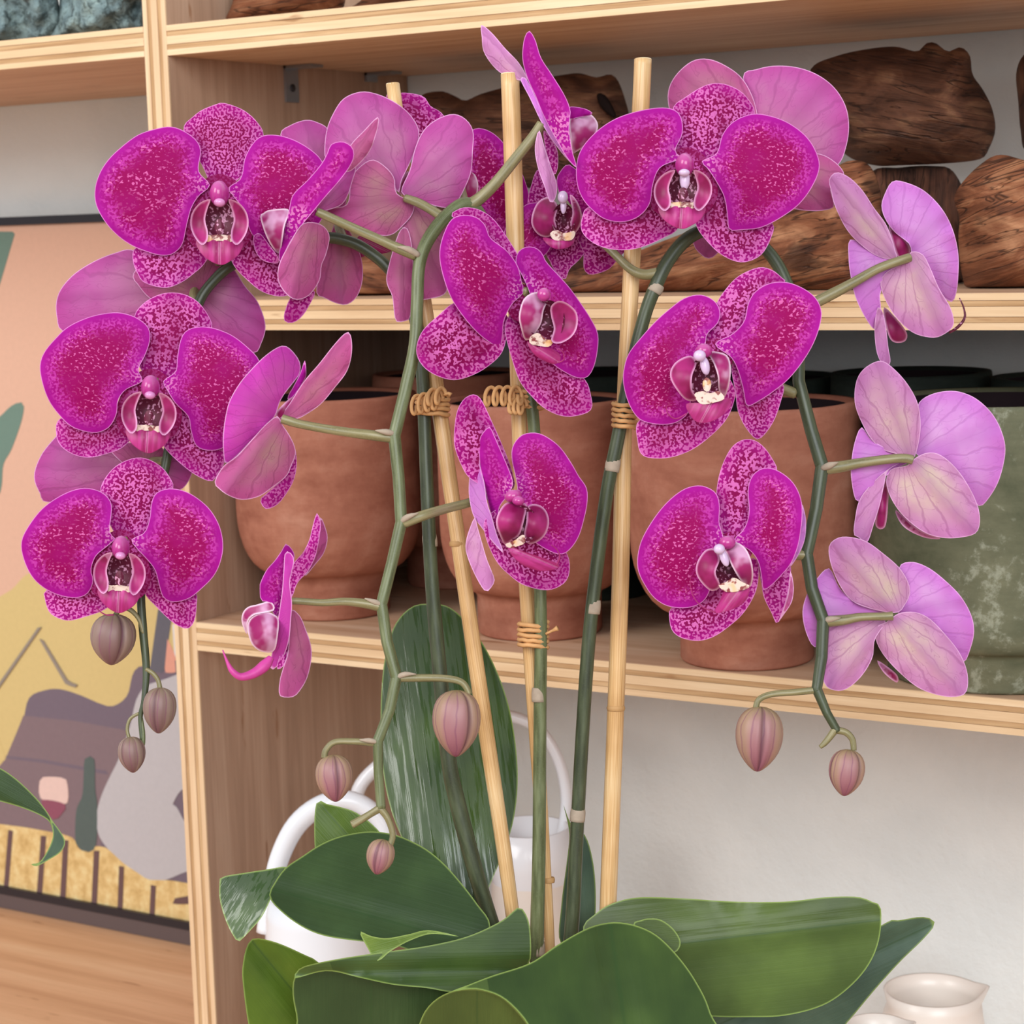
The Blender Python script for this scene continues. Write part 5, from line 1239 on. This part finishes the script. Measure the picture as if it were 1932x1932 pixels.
leaf([(884,1866),(850,1871),(819,1888),(797,1916),(785,1960),(785,2010),(1010,2010),(1000,1945),(981,1913),(947,1881),(912,1868)], .822, (0,.5), ('leaf_under','leaf'), (900,1870), (900,2010), name='leaf_fold', parent=o)
# a leaf of another plant at the left edge
p2 = PL(-60, 1480, 2, float(W(-60, 1480, 0.95)[2]))
other = empty('arching_leaf', W(-60, 1480, .95), 'drooping pointed green leaf entering at the left edge before the picture', 'leaf')
leaf([(-90,1420),(-40,1430),(0,1449),(26,1466),(52,1489),(78,1517),(98,1548),(100,1572),(91,1548),(52,1528),(0,1512),(-60,1500),(-100,1490)], .95, (0,0), ('leaf_dark','leaf_grey'), (-100,1455), (100,1565), crease=-.001, step=9, name='blade', parent=other)
leaf([(93,1540),(100,1550),(116,1572),(123,1590),(114,1608),(91,1623),(70,1634),(58,1630),(75,1626),(93,1598),(100,1572)], .948, (0,0), ('leaf_grey','leaf'), (96,1545), (58,1632), step=7, name='blade_tip', parent=other)

# ------------------------------------------------------------------ bamboo stakes and raffia ties
def stake(pts, label, nodes=()):
    top = pts[0]; bot = pts[-1]
    root = empty('bamboo_stake', W(bot[0], bot[1], bot[2]), label, 'stake', 'bamboo stakes in the orchid pot')
    px_tube('cane', pts, M['bamboo'], root, 14, 4)
    px_tube('cut_end', [(top[0], top[1] - 0.6, top[2], top[3] * 0.98), (top[0], top[1] + 1.5, top[2], top[3] * 1.005)], M['bamboo_end'], root, 14, 1)
    for (x, y, d, r) in nodes:
        px_tube('cane_node', [(x, y - 5, d, r), (x, y, d, r * 1.1), (x, y + 5, d, r * 1.02)], M['bamboo_node'], root, 14, 3)
    return root
s1 = stake([(741,159,.872,13),(772,380,.868,13.5),(805,600,.866,14),(835,815,.864,15),(866,1030,.861,14.5),(905,1300,.864,15),(950,1600,.87,14),(975,1790,.874,13),(990,1930,.876,13)], 'left bamboo stake leaning left, its top beside the back-turned flower', [(863,1026,.861,14.5)])
s2 = stake([(962,140,.856,17.5),(967,280,.857,17.5),(972,450,.859,17),(981,850,.862,14.5),(996,1150,.866,14.5),(1016,1450,.872,13.5),(1035,1740,.878,10),(1042,1900,.88,10)], 'middle bamboo stake standing between the top flowers', [(1035,1660,.876,11)])
s3 = stake([(1213,112,.862,16.5),(1209,200,.862,16.5),(1192,500,.860,16),(1178,780,.858,15.5),(1171,1080,.86,16.5),(1162,1330,.864,16),(1148,1690,.872,16),(1140,1930,.876,15)], 'right bamboo stake with a clean cut top beside the wall', [(1162,1336,.864,16)])

def wrap(parent, px, py, d, rx, ry_depth, turns, pitch, tilt=0.0, rr=4.4):
    """raffia strands wound round stake and stem"""
    parts = []
    k = d / F
    pts = []
    n = int(turns * 16)
    for i in range(n + 1):
        a = 2 * math.pi * i / 16
        x = px + rx * math.cos(a); y = py + (i / n - 0.5) * pitch * turns + tilt * rx * math.cos(a) + random.uniform(-1.2, 1.2)
        pts.append(W(x, y, d + ry_depth * math.sin(a)))
    parts.append(tube_data(pts, rr * k, 6, 2))
    return parts
def curl(px, py, d, r, n, dx, dy, rr=4.0):
    k = d / F; pts = []
    for i in range(int(n * 12) + 1):
        a = 2 * math.pi * i / 12
        t = i / (n * 12)
        pts.append(W(px + dx * t + r * 0.45 * math.cos(a), py + dy * t + r * math.sin(a), d + 0.0022 * math.cos(a + 1)))
    return [tube_data(pts, rr * k, 6, 2)]
def tie(parent, parts, label):
    V, f, S = join_data(parts)
    o = mesh_obj('raffia_tie', V, f, M['raffia'], parent, True, None, {'pc': S}); o['label'] = label
tie(s1, wrap(s1,816,765,.863,30,.0062,4.2,9) + curl(778,765,.856,17,4,50,-12,3.6) + curl(806,750,.855,14,2,30,-4,4) + [tube_data([W(838,745,.856),W(846,742,.855),W(851,745,.855)],[.0006,.0007,.0009],6,2)], 'knotted raffia tie with loose curls')
tie(s2, wrap(s2,994,752,.860,30,.006,4.2,9) + curl(915,748,.852,17,4.5,70,-2,3.8) + curl(962,765,.851,14,3,26,2,3.8), 'raffia tie curling out to the left')
tie(s3, wrap(s3,1178,782,.853,21,.0085,5,10), 'plain raffia winding')
tie(s2, wrap(s2,1006,1197,.864,27,.006,5,9.5) + [tube_data([W(1030,1196,.858),W(1042,1190,.857),W(1052,1185,.856)],[.0006,.0006,.0012],6,2)], 'low raffia winding with a short end')
